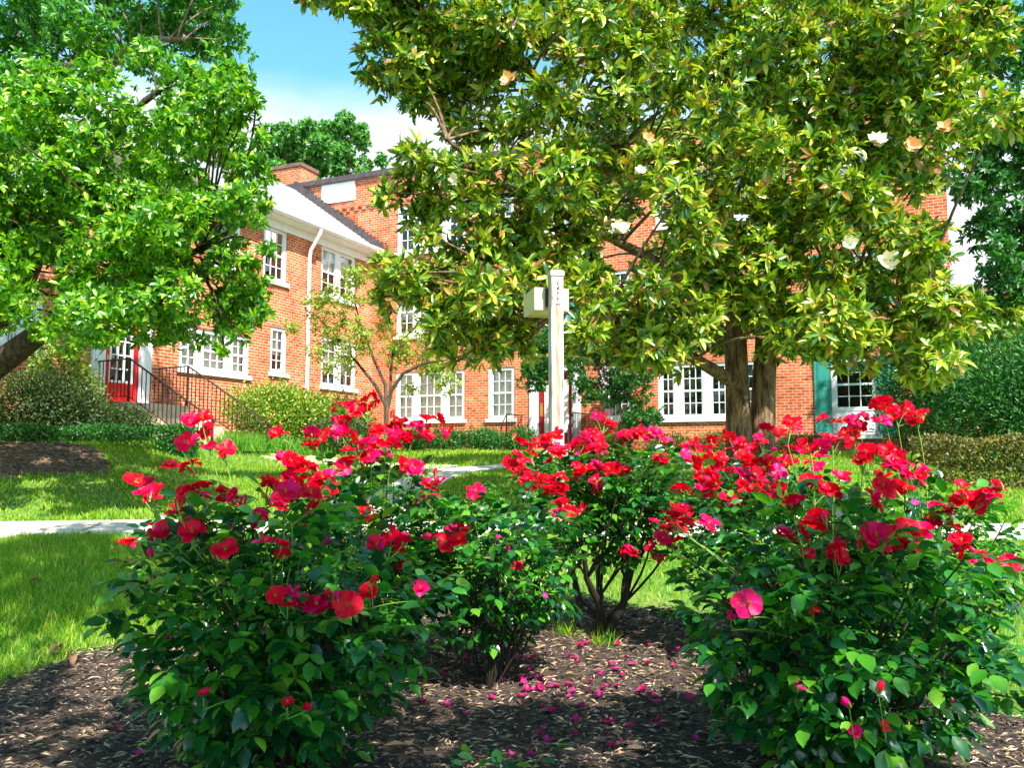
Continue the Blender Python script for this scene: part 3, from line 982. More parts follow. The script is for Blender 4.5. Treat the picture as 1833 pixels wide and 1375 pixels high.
# roof: slate courses as thin overlapping strips
rf = MB(); ridge_y = wd / 2; ridge_z = FM.hit(528, 338)[1] - .05
sl = np.array([ridge_y + ov, ridge_z - (ez + .33)]); NS = 22
for k in range(NS):
    f0, f1 = k / NS, (k + 1) / NS
    ya, za = -ov + sl[0] * f0, ez + .36 + sl[1] * f0
    yb, zb_ = -ov + sl[0] * f1, ez + .33 + sl[1] * f1
    rf.quad((WL - .3, ya, za), (-.14, ya, za), (-.14, yb, zb_ + .0), (WL - .3, yb, zb_))
    rf.quad((WL - .3, ya, za - .05), (-.14, ya, za - .05), (-.14, ya, za), (WL - .3, ya, za))
    ya2, yb2 = 2 * ridge_y - ya, 2 * ridge_y - yb
    rf.quad((-.14, ya2, za), (WL - .3, ya2, za), (WL - .3, yb2, zb_), (-.14, yb2, zb_))
rf.build('roof', M['slate'], wing)
# stepped flashing against the main block
fl = MB()
for k in range(26):
    f0 = k / 26; y_ = -ov + sl[0] * f0; z_ = ez + .36 + sl[1] * f0
    fl.box(-.16, -.10, y_, y_ + sl[0] / 26, z_ + .02, z_ + .33)
fl.build('flashing', M['flash'], wing)
# downspout
dsx = FW.hit(553, 560, -.12)[0]
dsp = MB(); dsp.tube([(dsx, -ov - .06, ez + .26), (dsx, -ov - .05, ez + .12), (dsx, -.14, ez - .35), (dsx, -.10, ez - .6), (dsx, -.10, 1.7)], .055, 10)
for zz_ in (3.2, 5.6): dsp.box(dsx - .08, dsx + .08, -.11, -.003, zz_, zz_ + .04)
dsp.build('downspout', M['white'], wing, False)
# red door
x0, x1, z0, z1 = WD
fr2 = MB(); pl_ = .34
for xx in (x0, x1 - pl_):
    fr2.box(xx, xx + pl_, -.06, .11, z0, z1 - .3); fr2.box(xx + .06, xx + pl_ - .06, -.08, -.06, z0 + .2, z1 - .4)
fr2.box(x0 - .06, x1 + .06, -.12, .11, z1 - .3, z1 + .12)
fr2.build('door_surround', M['white'], wing)
dd = MB(); xa, xb = x0 + pl_, x1 - pl_; za = z0 + .03; zb_ = z1 - .3
dd.box(xa, xa + .14, .0, .06, za, zb_); dd.box(xb - .14, xb, .0, .06, za, zb_)
dd.box(xa + .14, xb - .14, .0, .06, za, za + .42); dd.box(xa + .14, xb - .14, .0, .06, zb_ - .14, zb_)
door = dd.build('door', M['red'], wing)
gg = MB(); a0, a1, b0, b1 = xa + .14, xb - .14, za + .42, zb_ - .14
for s_ in (a0, a1 - .05): gg.box(s_, s_ + .05, -.008, .05, b0, b1)
gg.box(a0 + .05, a1 - .05, -.008, .05, b0, b0 + .05); gg.box(a0 + .05, a1 - .05, -.008, .05, b1 - .05, b1)
for k in range(1, 3): gg.box(a0 + .05 + (a1 - a0 - .1) * k / 3 - .015, a0 + .05 + (a1 - a0 - .1) * k / 3 + .015, .0, .04, b0 + .05, b1 - .05)
for k in range(1, 5): gg.box(a0 + .05, a1 - .05, .003, .037, b0 + (b1 - b0) * k / 5 - .015, b0 + (b1 - b0) * k / 5 + .015)
gg.build('door_window', M['white'], door)
MB().quad((a0, .045, b0), (a1, .045, b0), (a1, .045, b1), (a0, .045, b1)).build('pane', M['glass'], door)
MB().box(xa + .04, xa + .08, -.05, -.001, za + .9, za + 1.02).build('handle', M['brass'], door)

# ---- entrance steps to the red door (wing frame: outward = -y)
SX0, SX1 = FW.hit(205, 700)[0] - .55, FW.hit(268, 662)[0] + .12
SX0 = -10.75; SX1 = -9.0
o_ = FW.o
steps = empty('entrance_steps', 'tan stone steps climbing to the red door', 'steps', (CORN[0], CORN[1], 0), FW.rz)
mb = MB(); mb.box(SX0, SX1, -1.05, -.005, .8, LAND - .04); mb.build('landing', M['stone'], steps)
nst = 7; rise = (LAND - .04 - 1.16) / (nst); tread = .345
for k in range(nst - 0):
    zt = LAND - .04 - rise * (k + 1)
    if zt < 1.1: break
    wdn = .0 if k < 4 else .12 * (k - 3)
    MB().box(SX0 - wdn, SX1 + wdn, -1.055 - tread * (k + 1), -1.055 - tread * k + (.0), .6, zt).build('step', M['stone'], steps)


def railing(xl, label, ytop=-.05, sag=0):
    rt = empty('stair_railing', label, 'railing', (CORN[0], CORN[1], 0), FW.rz, group='iron railings beside the stone steps')
    zr = LAND + .86; y1_ = -1.02; y2_ = -3.35; zb2 = 1.93
    hr = MB(); hr.tube([(xl, -.02, zr), (xl, y1_, zr + .02), (xl, y2_, zb2), (xl, y2_ - .06, zb2 - .05)], .02, 6)
    hr.tube([(xl, -.02, LAND + .08), (xl, y1_, LAND + .08), (xl, y2_, 1.22)], .012, 6)
    hr.build('handrail', M['iron'], rt)
    for y_, za_, zt in ((y1_, LAND - .1, zr + .01), (y2_, 1.0, zb2)):
        MB().box(xl - .02, xl + .02, y_ - .02, y_ + .02, za_, zt).build('post', M['iron'], rt)
    for k in range(8):
        y_ = -.13 - k * .11
        MB().box(xl - .008, xl + .008, y_ - .008, y_ + .008, LAND + .08, zr).build('baluster', M['iron'], rt)
    nb = 19
    for k in range(1, nb):
        f = k / nb; y_ = y1_ + (y2_ - y1_) * f
        MB().box(xl - .008, xl + .008, y_ - .008, y_ + .008, LAND + .08 + (1.22 - LAND - .08) * f, zr + (zb2 - zr) * f).build('baluster', M['iron'], rt)
    return rt


railing(SX1 - .06, 'dark iron stair railing on the far side of the stone steps')
railing(SX0 + .06, 'dark iron stair railing on the near side, in front of the red door')

# small stoop and railings at the dark-red door (main frame)
stoop = empty('door_stoop', 'low brick stoop below the dark red door', 'steps', (CORN[0], CORN[1], 0), FM.rz)
MB().box(dx0 - .25, dx1 + .25, -1.3, -.03, .9, DOOR[2] - .01).build('landing', M['brick_red'], stoop)
MB().box(dx0 - .1, dx1 + .1, -1.65, -1.305, .9, DOOR[2] - .17).build('step', M['stone'], stoop)
for sx, lb in ((dx0 - .2, 'small iron railing left of the dark red door'), (dx1 + .2, 'small iron railing right of the dark red door')):
    rt = empty('stoop_railing', lb, 'railing', (CORN[0], CORN[1], 0), FM.rz, group='iron railings at the dark red door')
    zt = DOOR[2] + .88
    MB().tube([(sx, -.03, zt), (sx, -1.25, zt), (sx, -1.62, zt - .38)], .018, 6).build('handrail', M['iron'], rt)
    MB().tube([(sx, -.03, zt - .78), (sx, -1.25, zt - .78)], .012, 6).build('bottom_rail', M['iron'], rt)
    for y_, zz_ in ((-1.25, zt), (-1.62, zt - .38)): MB().box(sx - .016, sx + .016, y_ - .016, y_ + .016, 1.0, zz_).build('post', M['iron'], rt)
    for k in range(10):
        MB().box(sx - .007, sx + .007, -.15 - k * .11, -.136 - k * .11, zt - .78, zt).build('baluster', M['iron'], rt)

# neighbour building glimpsed at the right
nbx, nby = at(1722, 600, 33)[0], 33
nb_ = empty('neighbour_house', 'distant brick house glimpsed through the trees at right', 'building', (nbx, nby, 0), R(-12))
wh = at(1750, 530, 33)[2]
hl = [(1.2, 2.2, wh - 2.0, wh - .6), (4.2, 5.2, wh - 2.0, wh - .6), (1.2, 2.2, wh - 4.6, wh - 3.1), (4.2, 5.2, wh - 4.6, wh - 3.1)]
q = wall_mesh(0, 12, .5, wh, hl); q.quad((0, 8, .5), (0, 0, .5), (0, 0, wh), (0, 8, wh)); q.quad((12, 0, .5), (12, 8, .5), (12, 8, wh), (12, 0, wh))
q.quad((12, 8, .5), (0, 8, .5), (0, 8, wh), (12, 8, wh))
q.build('wall', M['brick'], nb_)
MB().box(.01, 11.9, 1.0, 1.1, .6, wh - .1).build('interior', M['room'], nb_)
for h in hl: window(nb_, h)
MB().box(-.3, 12.3, -.3, 8.3, wh + .003, wh + .35).build('roof', M['coping'], nb_)

# ------------------------------------------------------------------ lamp post
pp = at(995.5, 700, 8.25); LY = 8.25
gzp = g1(pp[0], LY); ptop = at(996, 486, LY)[2]
lamp = empty('lamp_post', 'square whitewashed wooden lamp post with a cream box lantern', 'lamp post', (pp[0], LY, gzp), R(13))
H = ptop - gzp; hw = .062
pm = MB(); pm.box(-hw, hw, -hw, hw, -.1, H - .055)
pm.box(-hw - .009, hw + .009, -hw - .009, hw + .009, H - .055, H - .006); pm.box(-hw + .004, hw - .004, -hw + .004, hw - .004, H - .006, H + .004)
po = pm.build('post', M['post'], lamp)
bv = po.modifiers.new('bevel', 'BEVEL'); bv.width = .004; bv.segments = 2; bv.limit_method = 'ANGLE'
bz0, bz1 = at(985, 556, LY)[2] - gzp, at(985, 512, LY)[2] - gzp
lb = MB(); bx0, bx1, by0, by1 = -.19, .165, hw + .04, hw + .50
bz0 = bz0 + .02
# open-bottomed box with a lip
lb.box(bx0, bx1, by0, by1, bz0 + .03, bz1)
lb.box(bx0, bx0 + .02, by0, by1, bz0, bz0 + .03); lb.box(bx1 - .02, bx1, by0, by1, bz0, bz0 + .03)
lb.box(bx0 + .02, bx1 - .02, by0, by0 + .02, bz0, bz0 + .03); lb.box(bx0 + .02, bx1 - .02, by1 - .02, by1, bz0, bz0 + .03)
lan = lb.build('lantern', M['lampbox'], lamp)
MB().box(bx0 + .04, bx1 - .04, by0 + .05, by1 - .05, bz0 + .012, bz0 + .028).build('lens', M['lens'], lan)
MB().box(-hw - .02, hw + .02, hw + .001, hw + .039, bz0 + .03, bz1 - .01).build('bracket', M['dark'], lamp)
MB().box(-.021, .021, -hw - .002, -hw + .01, .0, H - .36).build('inlay_strip', M['strip'], lamp)
# cut plaque with a column of small marks
pq = MB(); yy = -hw - .0025
def mk(pts, th=.004):
    th = th * 1.35
    pts = [(x, z) for x, z in pts]
    for a_, b_ in zip(pts[:-1], pts[1:]):
        dx, dz = b_[0] - a_[0], b_[1] - a_[1]; l = math.hypot(dx, dz); nx_, nz_ = -dz / l * th / 2, dx / l * th / 2
        pq.add([(a_[0] + nx_, yy, a_[1] + nz_), (a_[0] - nx_, yy, a_[1] - nz_), (b_[0] - nx_, yy, b_[1] - nz_), (b_[0] + nx_, yy, b_[1] + nz_)], [(0, 1, 2, 3)])
T0 = H - .12
mk([(-.018, T0 - .015), (-.018, T0), (.020, T0), (.020, T0 - .05), (.012, T0 - .056)], .0025)
mk([(-.004, T0 - .004), (.010, T0 - .004)], .005); mk([(-.006, T0 - .022), (.010, T0 - .022)], .009); mk([(-.014, T0 - .03), (-.014, T0 - .045)], .003)
mk([(.002, T0 - .075), (.004, T0 - .052)], .012); mk([(.002, T0 - .075), (.012, T0 - .045)], .006)
mk([(-.008, T0 - .112), (0, T0 - .100), (.010, T0 - .112)], .007)
mk([(-.004, T0 - .128), (.006, T0 - .132), (-.004, T0 - .142), (.004, T0 - .147)], .003)
mk([(-.008, T0 - .155), (.003, T0 - .172), (.012, T0 - .153)], .006); mk([(.003, T0 - .165), (.003, T0 - .195)], .005)
mk([(-.020, T0 - .222), (.024, T0 - .222)], .007)
pq.build('carved_marks', M['dark'], lamp)

# ------------------------------------------------------------------ trees
def jit(s): return rng.normal() * s


def field(rows, Y, dY, r, dr_=.08, jx=16):
    """rows of (py, [px...]) turned into foliage masses at depth about Y"""
    out_ = []
    for py, xs in rows:
        for px in xs:
            y = Y + jit(dY)
            p = at(px + jit(jx), py + jit(jx * .8), y)
            out_.append((*p, max(.2, r + jit(dr_))))
    return out_


MX, MY = 3.45, 12.0
mg = g1(MX, MY)
tl = [(MX - .24, MY, mg - .1), (MX - .22, MY, mg + .5), (MX - .22, MY + .03, mg + 1.6), (MX - .25, MY, mg + 2.8), (MX - .35, MY, mg + 4.2), (MX - .2, MY, mg + 6), (MX - .1, MY + .1, mg + 7.8)]
t2 = [(MX + .13, MY + .08, mg - .1), (MX + .13, MY + .1, mg + .6), (MX + .19, MY + .1, mg + 1.7), (MX + .32, MY + .2, mg + 2.9), (MX + .9, MY, mg + 4.3), (MX + 1.3, MY - .1, mg + 6), (MX + 1.5, MY, mg + 7)]
pA = at(1215, 625, 10.8)
t3 = [(MX - .25, MY, mg + 1.6), (MX - .7, MY - .5, mg + 1.75), tuple(pA), tuple(at(1150, 585, 10.3)), tuple(at(1060, 560, 9.6)), tuple(at(960, 540, 9.3))]
t4 = [(MX - .2, MY, mg + 2.4), tuple(at(1180, 470, 11)), tuple(at(1040, 400, 10.4)), tuple(at(900, 330, 10)), tuple(at(800, 250, 9.9))]
t5 = [(MX - .25, MY, mg + 3.6), tuple(at(1150, 300, 11)), tuple(at(980, 160, 10.6)), tuple(at(860, 60, 10.4)), tuple(at(740, 20, 10.2))]
t6 = [(MX + .4, MY + .1, mg + 2.2), tuple(at(1500, 520, 11)), tuple(at(1600, 560, 10.3)), tuple(at(1680, 600, 10))]
blobs = []
# upper-left limb against the sky
for px, py, r in [(645, 15, .3), (700, 30, .42), (760, 40, .5), (690, 100, .40), (680, 140, .26), (745, 120, .48), (800, 100, .48), (800, 180, .42), (745, 175, .28), (850, 60, .5), (870, 150, .42), (830, 235, .3),
                  (600, -10, .25), (560, -22, .25), (650, -40, .5), (740, -50, .5), (850, -50, .6), (880, 230, .28)]:
    p = at(px, py, 10.3 + jit(.3)); blobs.append((*p, r))
# lower-left skirt
for px, py, r in [(735, 270, .22), (745, 320, .28), (700, 345, .2), (790, 300, .25), (830, 300, .3), (790, 360, .3), (850, 370, .38), (740, 385, .22), (770, 420, .2), (830, 440, .32), (890, 430, .42),
                  (720, 490, .25), (770, 480, .26), (700, 530, .22), (760, 520, .27), (820, 510, .38), (880, 520, .42), (800, 575, .3), (850, 590, .35), (900, 600, .38), (830, 640, .16), (870, 635, .22), (925, 560, .4), (690, 475, .18), (790, 610, .22), (935, 620, .25)]:
    p = at(px, py, 9.9 + jit(.25)); blobs.append((*p, r))
for px, py, r in [(900, 300, .24), (955, 345, .26), (1000, 300, .24), (940, 400, .3), (935, 235, .22), (1000, 205, .26), (1045, 265, .28), (1030, 370, .28), (1010, 440, .3), (1000, 520, .32), (1640, 330, .26), (1660, 420, .28), (1590, 210, .3), (1640, 130, .3), (1120, 645, .16), (1180, 640, .16), (1030, 625, .22)]:
    p = at(px, py, 10.2 + jit(.3)); blobs.append((*p, r))
for px, py, r in [(1300, 350, .34), (1350, 415, .34), (1310, 470, .32), (1365, 520, .30), (1290, 540, .3), (1405, 465, .3), (1335, 300, .34), (1275, 420, .3), (1340, 560, .24), (1240, 330, .3), (1450, 560, .26)]:
    blobs.append((*at(px, py, 10.3), r))
front = field([(-40, range(900, 1850, 95)), (40, range(900, 1860, 88)), (110, range(930, 1700, 85)), (190, [960, 1100, 1190, 1270, 1350, 1430, 1510, 1600]), (270, [1100, 1180, 1260, 1340, 1430, 1510, 1580]),
               (345, [1000, 1070, 1150, 1240, 1330, 1420, 1500, 1570]), (420, [960, 1060, 1150, 1240, 1330, 1420, 1510, 1600, 1670]),
               (490, [960, 1080, 1160, 1250, 1340, 1430, 1520, 1600, 1670]), (555, [1070, 1140, 1230, 1300, 1400, 1480, 1570, 1650, 1690]),
               (600, [1060, 1120, 1200, 1440, 1540, 1620, 1690]), (650, [1630, 1690])], 10.0, .45, .38)
front = [b_ for b_ in front if rng.random() > .04]
back = field([(30, range(1050, 1650, 150)), (150, range(1180, 1600, 130)), (260, range(1200, 1500, 130)), (370, range(1080, 1540, 150)), (480, range(1060, 1600, 150)), (570, [1120, 1260, 1380])], 12.6, .8, .5)
top = [(MX + x, MY + y, mg + z, .9) for x, y, z in [(-2, 0, 8.3), (0, -1, 8.8), (1.5, 1, 8.6), (0, 1.5, 9.4), (-1, 2, 7.8), (3, 0, 7.6), (3.5, 2, 6), (1, 3, 6.5), (-2, 3, 6), (0, 0, 10.2)]]
blobs += front + back + top
blobs += field([(60, [1740, 1800]), (150, [1700, 1790]), (20, [1690]), (220, [1690, 1760])], 9.6, .3, .3)
mag = tree('magnolia_tree', 'big magnolia tree with glossy leaves and twin brown trunks', 'tree',
           [(tl, [.25, .19, .165, .15, .11, .08, .03]), (t2, [.23, .18, .165, .145, .09, .06, .03]), (t3, [.11, .09, .065, .05, .035, .02]),
            (t4, [.09, .07, .05, .035, .02]), (t5, [.08, .06, .045, .035, .02]), (t6, [.08, .06, .04, .02])],
           blobs, M['leaf_mag'], M['bark_mag'], 27, 9, (.09, .205), .35, up=.45, spread=(.45, 1.35), shell=.30, twigs=6, limb_r=.03)
mo = np.array(mag.location)


def blossom(center, facing, size, mats, n=7, seed=0):
    r_ = np.random.default_rng(seed)
    mb = MB()
    f = np.array(facing, float); f /= np.linalg.norm(f)
    a = np.cross(f, [0.1, 0.2, 1]); a /= np.linalg.norm(a); b_ = np.cross(f, a)
    for k in range(n):
        ph = k * 2 * math.pi / n + r_.random() * .5
        d = a * math.cos(ph) + b_ * math.sin(ph); s_ = np.cross(f, d)
        lift = r_.uniform(.35, 1.25); L_ = size * r_.uniform(.8, 1.1)
        rows_ = []
        for u in np.linspace(0, 1, 5):
            wd_ = L_ * .72 * math.sin(min(1, u * .9 + .12) * math.pi) ** .6
            cen = d * L_ * u * math.cos(lift * .8) + f * L_ * (u ** 1.5) * math.sin(lift) * .8
            for v in (-1, -.4, .4, 1): rows_.append(center + cen + s_ * wd_ * v * .5 + f * (.12 * L_ * v * v + .03 * L_ * r_.normal() * u))
        mb.add(rows_, [(i * 4 + j, i * 4 + j + 1, i * 4 + j + 5, i * 4 + j + 4) for i in range(4) for j in range(3)])
    return mb


for i, (px, py, s_, mt) in enumerate([(1160, 250, .13, 'peach'), (1570, 255, .16, 'cream'), (1632, 262, .15, 'peach'), (1105, 413, .17, 'cream'), (1585, 470, .16, 'cream'), (1520, 436, .13, 'cream'),
                                      (912, 145, .14, 'peach'), (1145, 308, .10, 'cream'), (815, 322, .10, 'cream'), (1690, 228, .12, 'peach'), (1370, 325, .09, 'peach')]):
    p = at(px, py, 9.42)
    o = blossom(p - mo, (-.1 + jit(.3), -1, .35 + jit(.2)), s_ * .9, None, 9, i).build('blossom', M[mt], mag, True)

# left tree (leaning limbs, bright leaves)
LXb = at(-190, 780, 12.2)
lg = g1(LXb[0], 12.2)
b0 = np.array([LXb[0], 12.2, lg])
limb = lambda *a: [tuple(x) for x in a]
L1 = limb(b0 + (0, 0, -.1), b0 + (.05, 0, .35), at(-60, 690, 12.0), at(20, 635, 11.8), at(95, 578, 11.5), at(180, 520, 11.0), at(290, 470, 10.6), at(380, 440, 10.3))
L2 = limb(b0 + (.05, 0, .35), at(-60, 640, 12.1), at(5, 570, 12), at(45, 510, 11.9), at(80, 430, 11.5), at(150, 300, 11), at(260, 180, 10.8), at(340, 120, 10.6))
L3 = limb(b0 + (.0, 0, .3), at(-170, 560, 12.3), at(-120, 400, 12), at(-60, 260, 12), at(20, 170, 12), at(60, 125, 12), at(120, 118, 11.9), at(200, 110, 11.8))
lb_ = field([(170, [20, 90, 160, 230, 300, 360, 410]), (235, [10, 90, 170, 250, 330, 400]), (300, range(0, 415, 68)), (365, range(10, 430, 68)), (430, range(0, 425, 68)),
             (490, range(20, 430, 72)), (535, [120, 190, 260, 330, 400, 430]), (565, [150, 240, 330, 400]), (130, [100, 180, 260, 330])], 9.9, .7, .34, .08)
lb_ += field([(200, range(-250, 0, 80)), (320, range(-260, 0, 80)), (440, range(-250, 0, 90)), (80, range(-250, 0, 90)), (520, range(-200, -20, 80))], 10.5, .9, .6)
for px, py, r in [(425, 130, .22), (445, 165, .16), (440, 210, .2), (450, 300, .22), (452, 345, .15), (452, 390, .14), (450, 520, .25), (440, 560, .2), (445, 470, .16), (80, 590, .2), (405, 585, .16), (480, 318, .10)]:
    lb_.append((*at(px, py, 9.8), r))
lb_ += [(*at(px, py, 9.6), .13) for px, py in [(255, 605), (205, 598), (300, 598), (350, 610), (430, 600), (470, 560), (462, 500), (478, 440), (466, 250), (458, 190), (400, 620), (130, 615)]]
lb_ += [(*at(px, py, 11.5), .6) for px, py in [(60, 250), (160, 330), (260, 260), (330, 360), (100, 420), (230, 430)]]
tree('leaning_tree', 'bright green leafy tree with dark leaning limbs at left edge', 'tree',
     [(L1, [.30, .26, .22, .18, .14, .09, .06, .03]), (L2, [.2, .17, .14, .12, .09, .07, .045, .025]), (L3, [.2, .15, .12, .10, .09, .08, .06, .03])],
     lb_, M['leaf_left'], M['bark_dark'], 42, 8, (.065, .125), .46, up=.1, spread=(.6, 1.5), shell=.3, twigs=4, limb_r=.02)

# darker tree overhanging top left
ob0 = np.array([-13.0, 15.0, g1(-13, 15)])
O1 = limb(ob0 + (0, 0, -.1), ob0 + (.2, 0, 3), at(-150, 300, 14.5), at(60, 200, 14), at(190, 120, 13.6), at(235, 85, 13.4), at(275, 68, 13.2), at(330, 70, 13.2))
ob = field([(-60, range(-200, 420, 85)), (10, [-100, -20, 50, 120, 180, 240, 310, 370]), (60, [-100, -20, 50, 110, 170, 260, 320, 380]), (110, [-60, 10, 80, 140]), (160, [-60, 20]), (-130, range(-200, 420, 110))], 13.6, .6, .5, .08)
ob += [(*at(px, py, 13.3), .2) for px, py in [(395, 30), (385, 70), (300, 40), (410, 0)]]
tree('overhanging_tree', 'darker tree whose boughs hang in at the top left corner', 'tree',
     [(O1, [.3, .26, .2, .15, .09, .07, .05, .03])], ob, M['leaf_mid'], M['bark_pale'], 26, 8, (.09, .15), .42, up=-.2, spread=(.6, 1.5), shell=.3, twigs=4, limb_r=.03)

# trees beyond the roof
for nm, lab, cx, Y_, rows_, mt in [
    ('leafy_tree', 'leafy green tree standing behind the chimney', 500, 44, [(238, [480, 520, 540]), (258, [465, 500, 530, 560]), (280, [455, 485, 520, 550, 575]), (305, [455, 490, 525, 560]), (330, [460, 500, 540, 570]), (370, [480, 540])], 'leaf_far'),
    ('conifer_tree', 'tall blue-green tree behind the parapet, right of the chimney', 620, 50, [(222, [600, 628]), (240, [585, 615, 645]), (262, [590, 622, 655]), (285, [585, 615, 645, 670]), (308, [590, 625, 660]), (330, [600, 640, 675]), (360, [610, 650])], 'leaf_far')]:
    bx = at(cx, 500, Y_)
    tp = at(cx, 250, Y_)
    bl = field(rows_, Y_, 1.0, .62, .14, 8)
    tree(nm, lab, 'tree', [([(bx[0], Y_, .9), (bx[0] + .1, Y_, 6), (bx[0], Y_, 11), (tp[0], Y_, tp[2])], [.35, .28, .18, .06])], bl, M[mt], M['bark_dark'], 15, 8, (.18, .32), .5, T_DIA, group='trees beyond the roof', up=.3, twigs=4, shell=.3, limb_r=.06)

# trees at the right
rb = np.array([12.6, 16.5, g1(12.6, 16.5)])
bl = field([(110, [1750, 1800, 1850]), (190, [1740, 1800, 1860]), (260, [1745, 1800, 1860]), (330, [1750, 1800, 1850, 1900]), (400, [1775, 1830, 1890]), (460, [1790, 1840, 1900]), (520, [1800, 1850]), (40, [1700, 1780, 1860, 1920])], 16, .6, .55, .1, 8)
tree('tall_dark_tree', 'tall dark green tree standing against the sky at right edge', 'tree',
     [([rb, rb + (-.1, 0, 3), rb + (-.6, -.2, 6), rb + (-1.2, -.3, 9)], [.28, .22, .15, .06])], bl, M['leaf_dark'], M['bark_dark'], 22, 8, (.12, .19), .4, up=-.1, twigs=6, shell=.3)
rb = np.array([12.0, 19.5, g1(12, 19.5)])
bl = field([(560, [1760, 1800, 1840]), (610, [1740, 1780, 1820, 1860]), (660, [1740, 1790, 1840]), (700, [1750, 1810])], 19, .6, .55, .08, 8)
tree('light_green_tree', 'small light green tree above the dark shrubs at right edge', 'tree',
     [([rb, rb + (0, 0, 1.5), rb + (.1, -.2, 3)], [.1, .08, .04])], bl, M['leaf_shrub'], M['bark_dark'], 30, 8, (.10, .16), .45, up=.2, twigs=5, shell=.3)

# thin young tree in the courtyard corner
yb = at(692, 760, 21.0)
yb[2] = g1(yb[0], 21)
def P_(px, py, Y): return tuple(at(px, py, Y))
s1 = [tuple(yb), P_(692, 728, 21), P_(672, 690, 21), P_(640, 650, 21.1), P_(600, 600, 21.2), P_(560, 560, 21.2)]
s2_ = [P_(692, 740, 21), P_(700, 700, 21), P_(722, 668, 20.9), P_(760, 650, 20.8), P_(800, 645, 20.7)]
s3 = [P_(692, 728, 21), P_(690, 690, 21), P_(668, 640, 21), P_(645, 580, 21), P_(630, 520, 21)]
s4 = [P_(698, 710, 21), P_(700, 660, 21), P_(705, 620, 21), P_(740, 590, 20.9), P_(760, 560, 20.9)]
bl = field([(500, [620, 650, 690]), (540, [560, 600, 640, 680, 720]), (580, [520, 570, 620, 660, 700, 750]), (620, [560, 610, 660, 710, 760]), (660, [620, 700, 750, 790]), (680, [740, 800])], 21, .4, .48, .08, 10)
tree('young_tree', 'thin multi-stemmed young tree with yellow-green leaves in the building corner', 'tree',
     [(s1, [.07, .06, .045, .035, .025, .015]), (s2_, [.055, .05, .045, .03, .015]), (s3, [.05, .045, .035, .025, .012]), (s4, [.045, .035, .03, .02, .012])],
     bl, M['leaf_thin'], M['bark_dark'], 20, 5, (.08, .13), .45, T_DIA, up=.1, twigs=7, shell=.15, limb_r=.012, twig_r=.006, spread=(.6, 1.6))

# vine over the dark red door
vb = at(1125, 775, 23.3); vb[2] = g1(vb[0], 23.3)
v1 = [tuple(vb), P_(1108, 720, 23.3), P_(1092, 690, 23.2), P_(1060, 650, 23.1), P_(1000, 630, 23)]
bl = field([(600, [955, 1000, 1050, 1100, 1150]), (745, [1145, 1160]), (620, [960, 1000, 1040]), (650, [945, 985, 1030, 1070, 1110]), (680, [955, 1045, 1085, 1120, 1150]), (710, [1060, 1090, 1140]), (635, [1130, 1160])], 23.2, .25, .42, .06, 6)
vine = tree('door_vine', 'dark green vine arching over the dark red door', 'vine', [(v1, [.05, .045, .04, .03, .02])], bl, M['leaf_dark'], M['bark_pale'], 38, 8, (.09, .15), .38, T_DIA, up=-.4, twigs=4, shell=.3, limb_r=.015)
vo = np.array(vine.location)
for px, py in [(1078, 672), (1127, 655), (1083, 690)]:
    mb = MB(); p = at(px, py, 22.6) - vo
    for k in range(26):
        q_ = p + np.array([jit(.05), jit(.05), -k * .02 + .25])
        d = rand_dirs(3) * .045
        mb.add([q_, q_ + d[0], q_ + d[1]], [(0, 1, 2)])
    mb.build('flower_cluster', M['lilac'], vine)

# off-camera shade tree on the right behind the viewer: its shadow falls across the foreground
sb = np.array([4.6, -3.2, 0.0])
sh_bl = []
for (x, y, z, r) in [(-2.6, -.2, 4.8, .95), (-1.3, -.9, 4.9, .95), (.0, -1.4, 4.9, 1.0), (1.3, -1.6, 5.0, .95), (-3.7, .9, 4.8, .9), (-2.3, 1.0, 4.6, .7), (-.8, .3, 4.9, .8), (.6, -.3, 4.9, .75), (1.7, -.5, 4.8, .7), (2.7, -1.5, 5.0, .8),
                     (-4.4, 2.4, 5.0, .9), (-3.3, 2.5, 5.2, .75), (-5.3, 3.2, 5.2, .9), (-1.2, -2.4, 5.0, 1.), (.7, -2.8, 5.4, 1.), (2.4, -2.8, 5.6, 1.1), (4.0, -3.2, 6.2, 1.2), (-2.8, -2, 5.2, .9), (-4.4, .2, 5.0, .8), (3.6, -4.5, 6.5, 1.2), (5.4, -4, 7.0, 1.3), (-2.6, 4.0, 5.6, .6), (-4.1, 4.2, 5.7, .7), (-5.6, 4.6, 5.8, .8), (-3.0, .3, 5.1, .7), (-2.2, 1.8, 5.2, .7), (-1.6, 1.2, 5.3, .6), (-2.6, 3.0, 5.5, .7), (-1.2, 2.6, 5.4, .55), (-.9, 3.8, 5.9, .6), (-2.2, 4.6, 6.1, .7)] + [(2.8, .0, 4.9, .4), (1.9, .3, 4.8, .5), (3.3, -1.2, 5.0, .6), (1.0, .6, 4.9, .5)] + [(x_, y_, 5.6, .78) for x_, y_ in [(-3.3, .2), (-2.2, .5), (-1.2, .9), (-2.9, 1.5), (-1.8, 1.8), (-.7, 2.1), (-2.5, 2.8), (-1.4, 3.1), (-2.1, 4.1), (-3.2, 3.8), (-1.0, 4.2)]]:
    sh_bl.append((x, y, z, r))
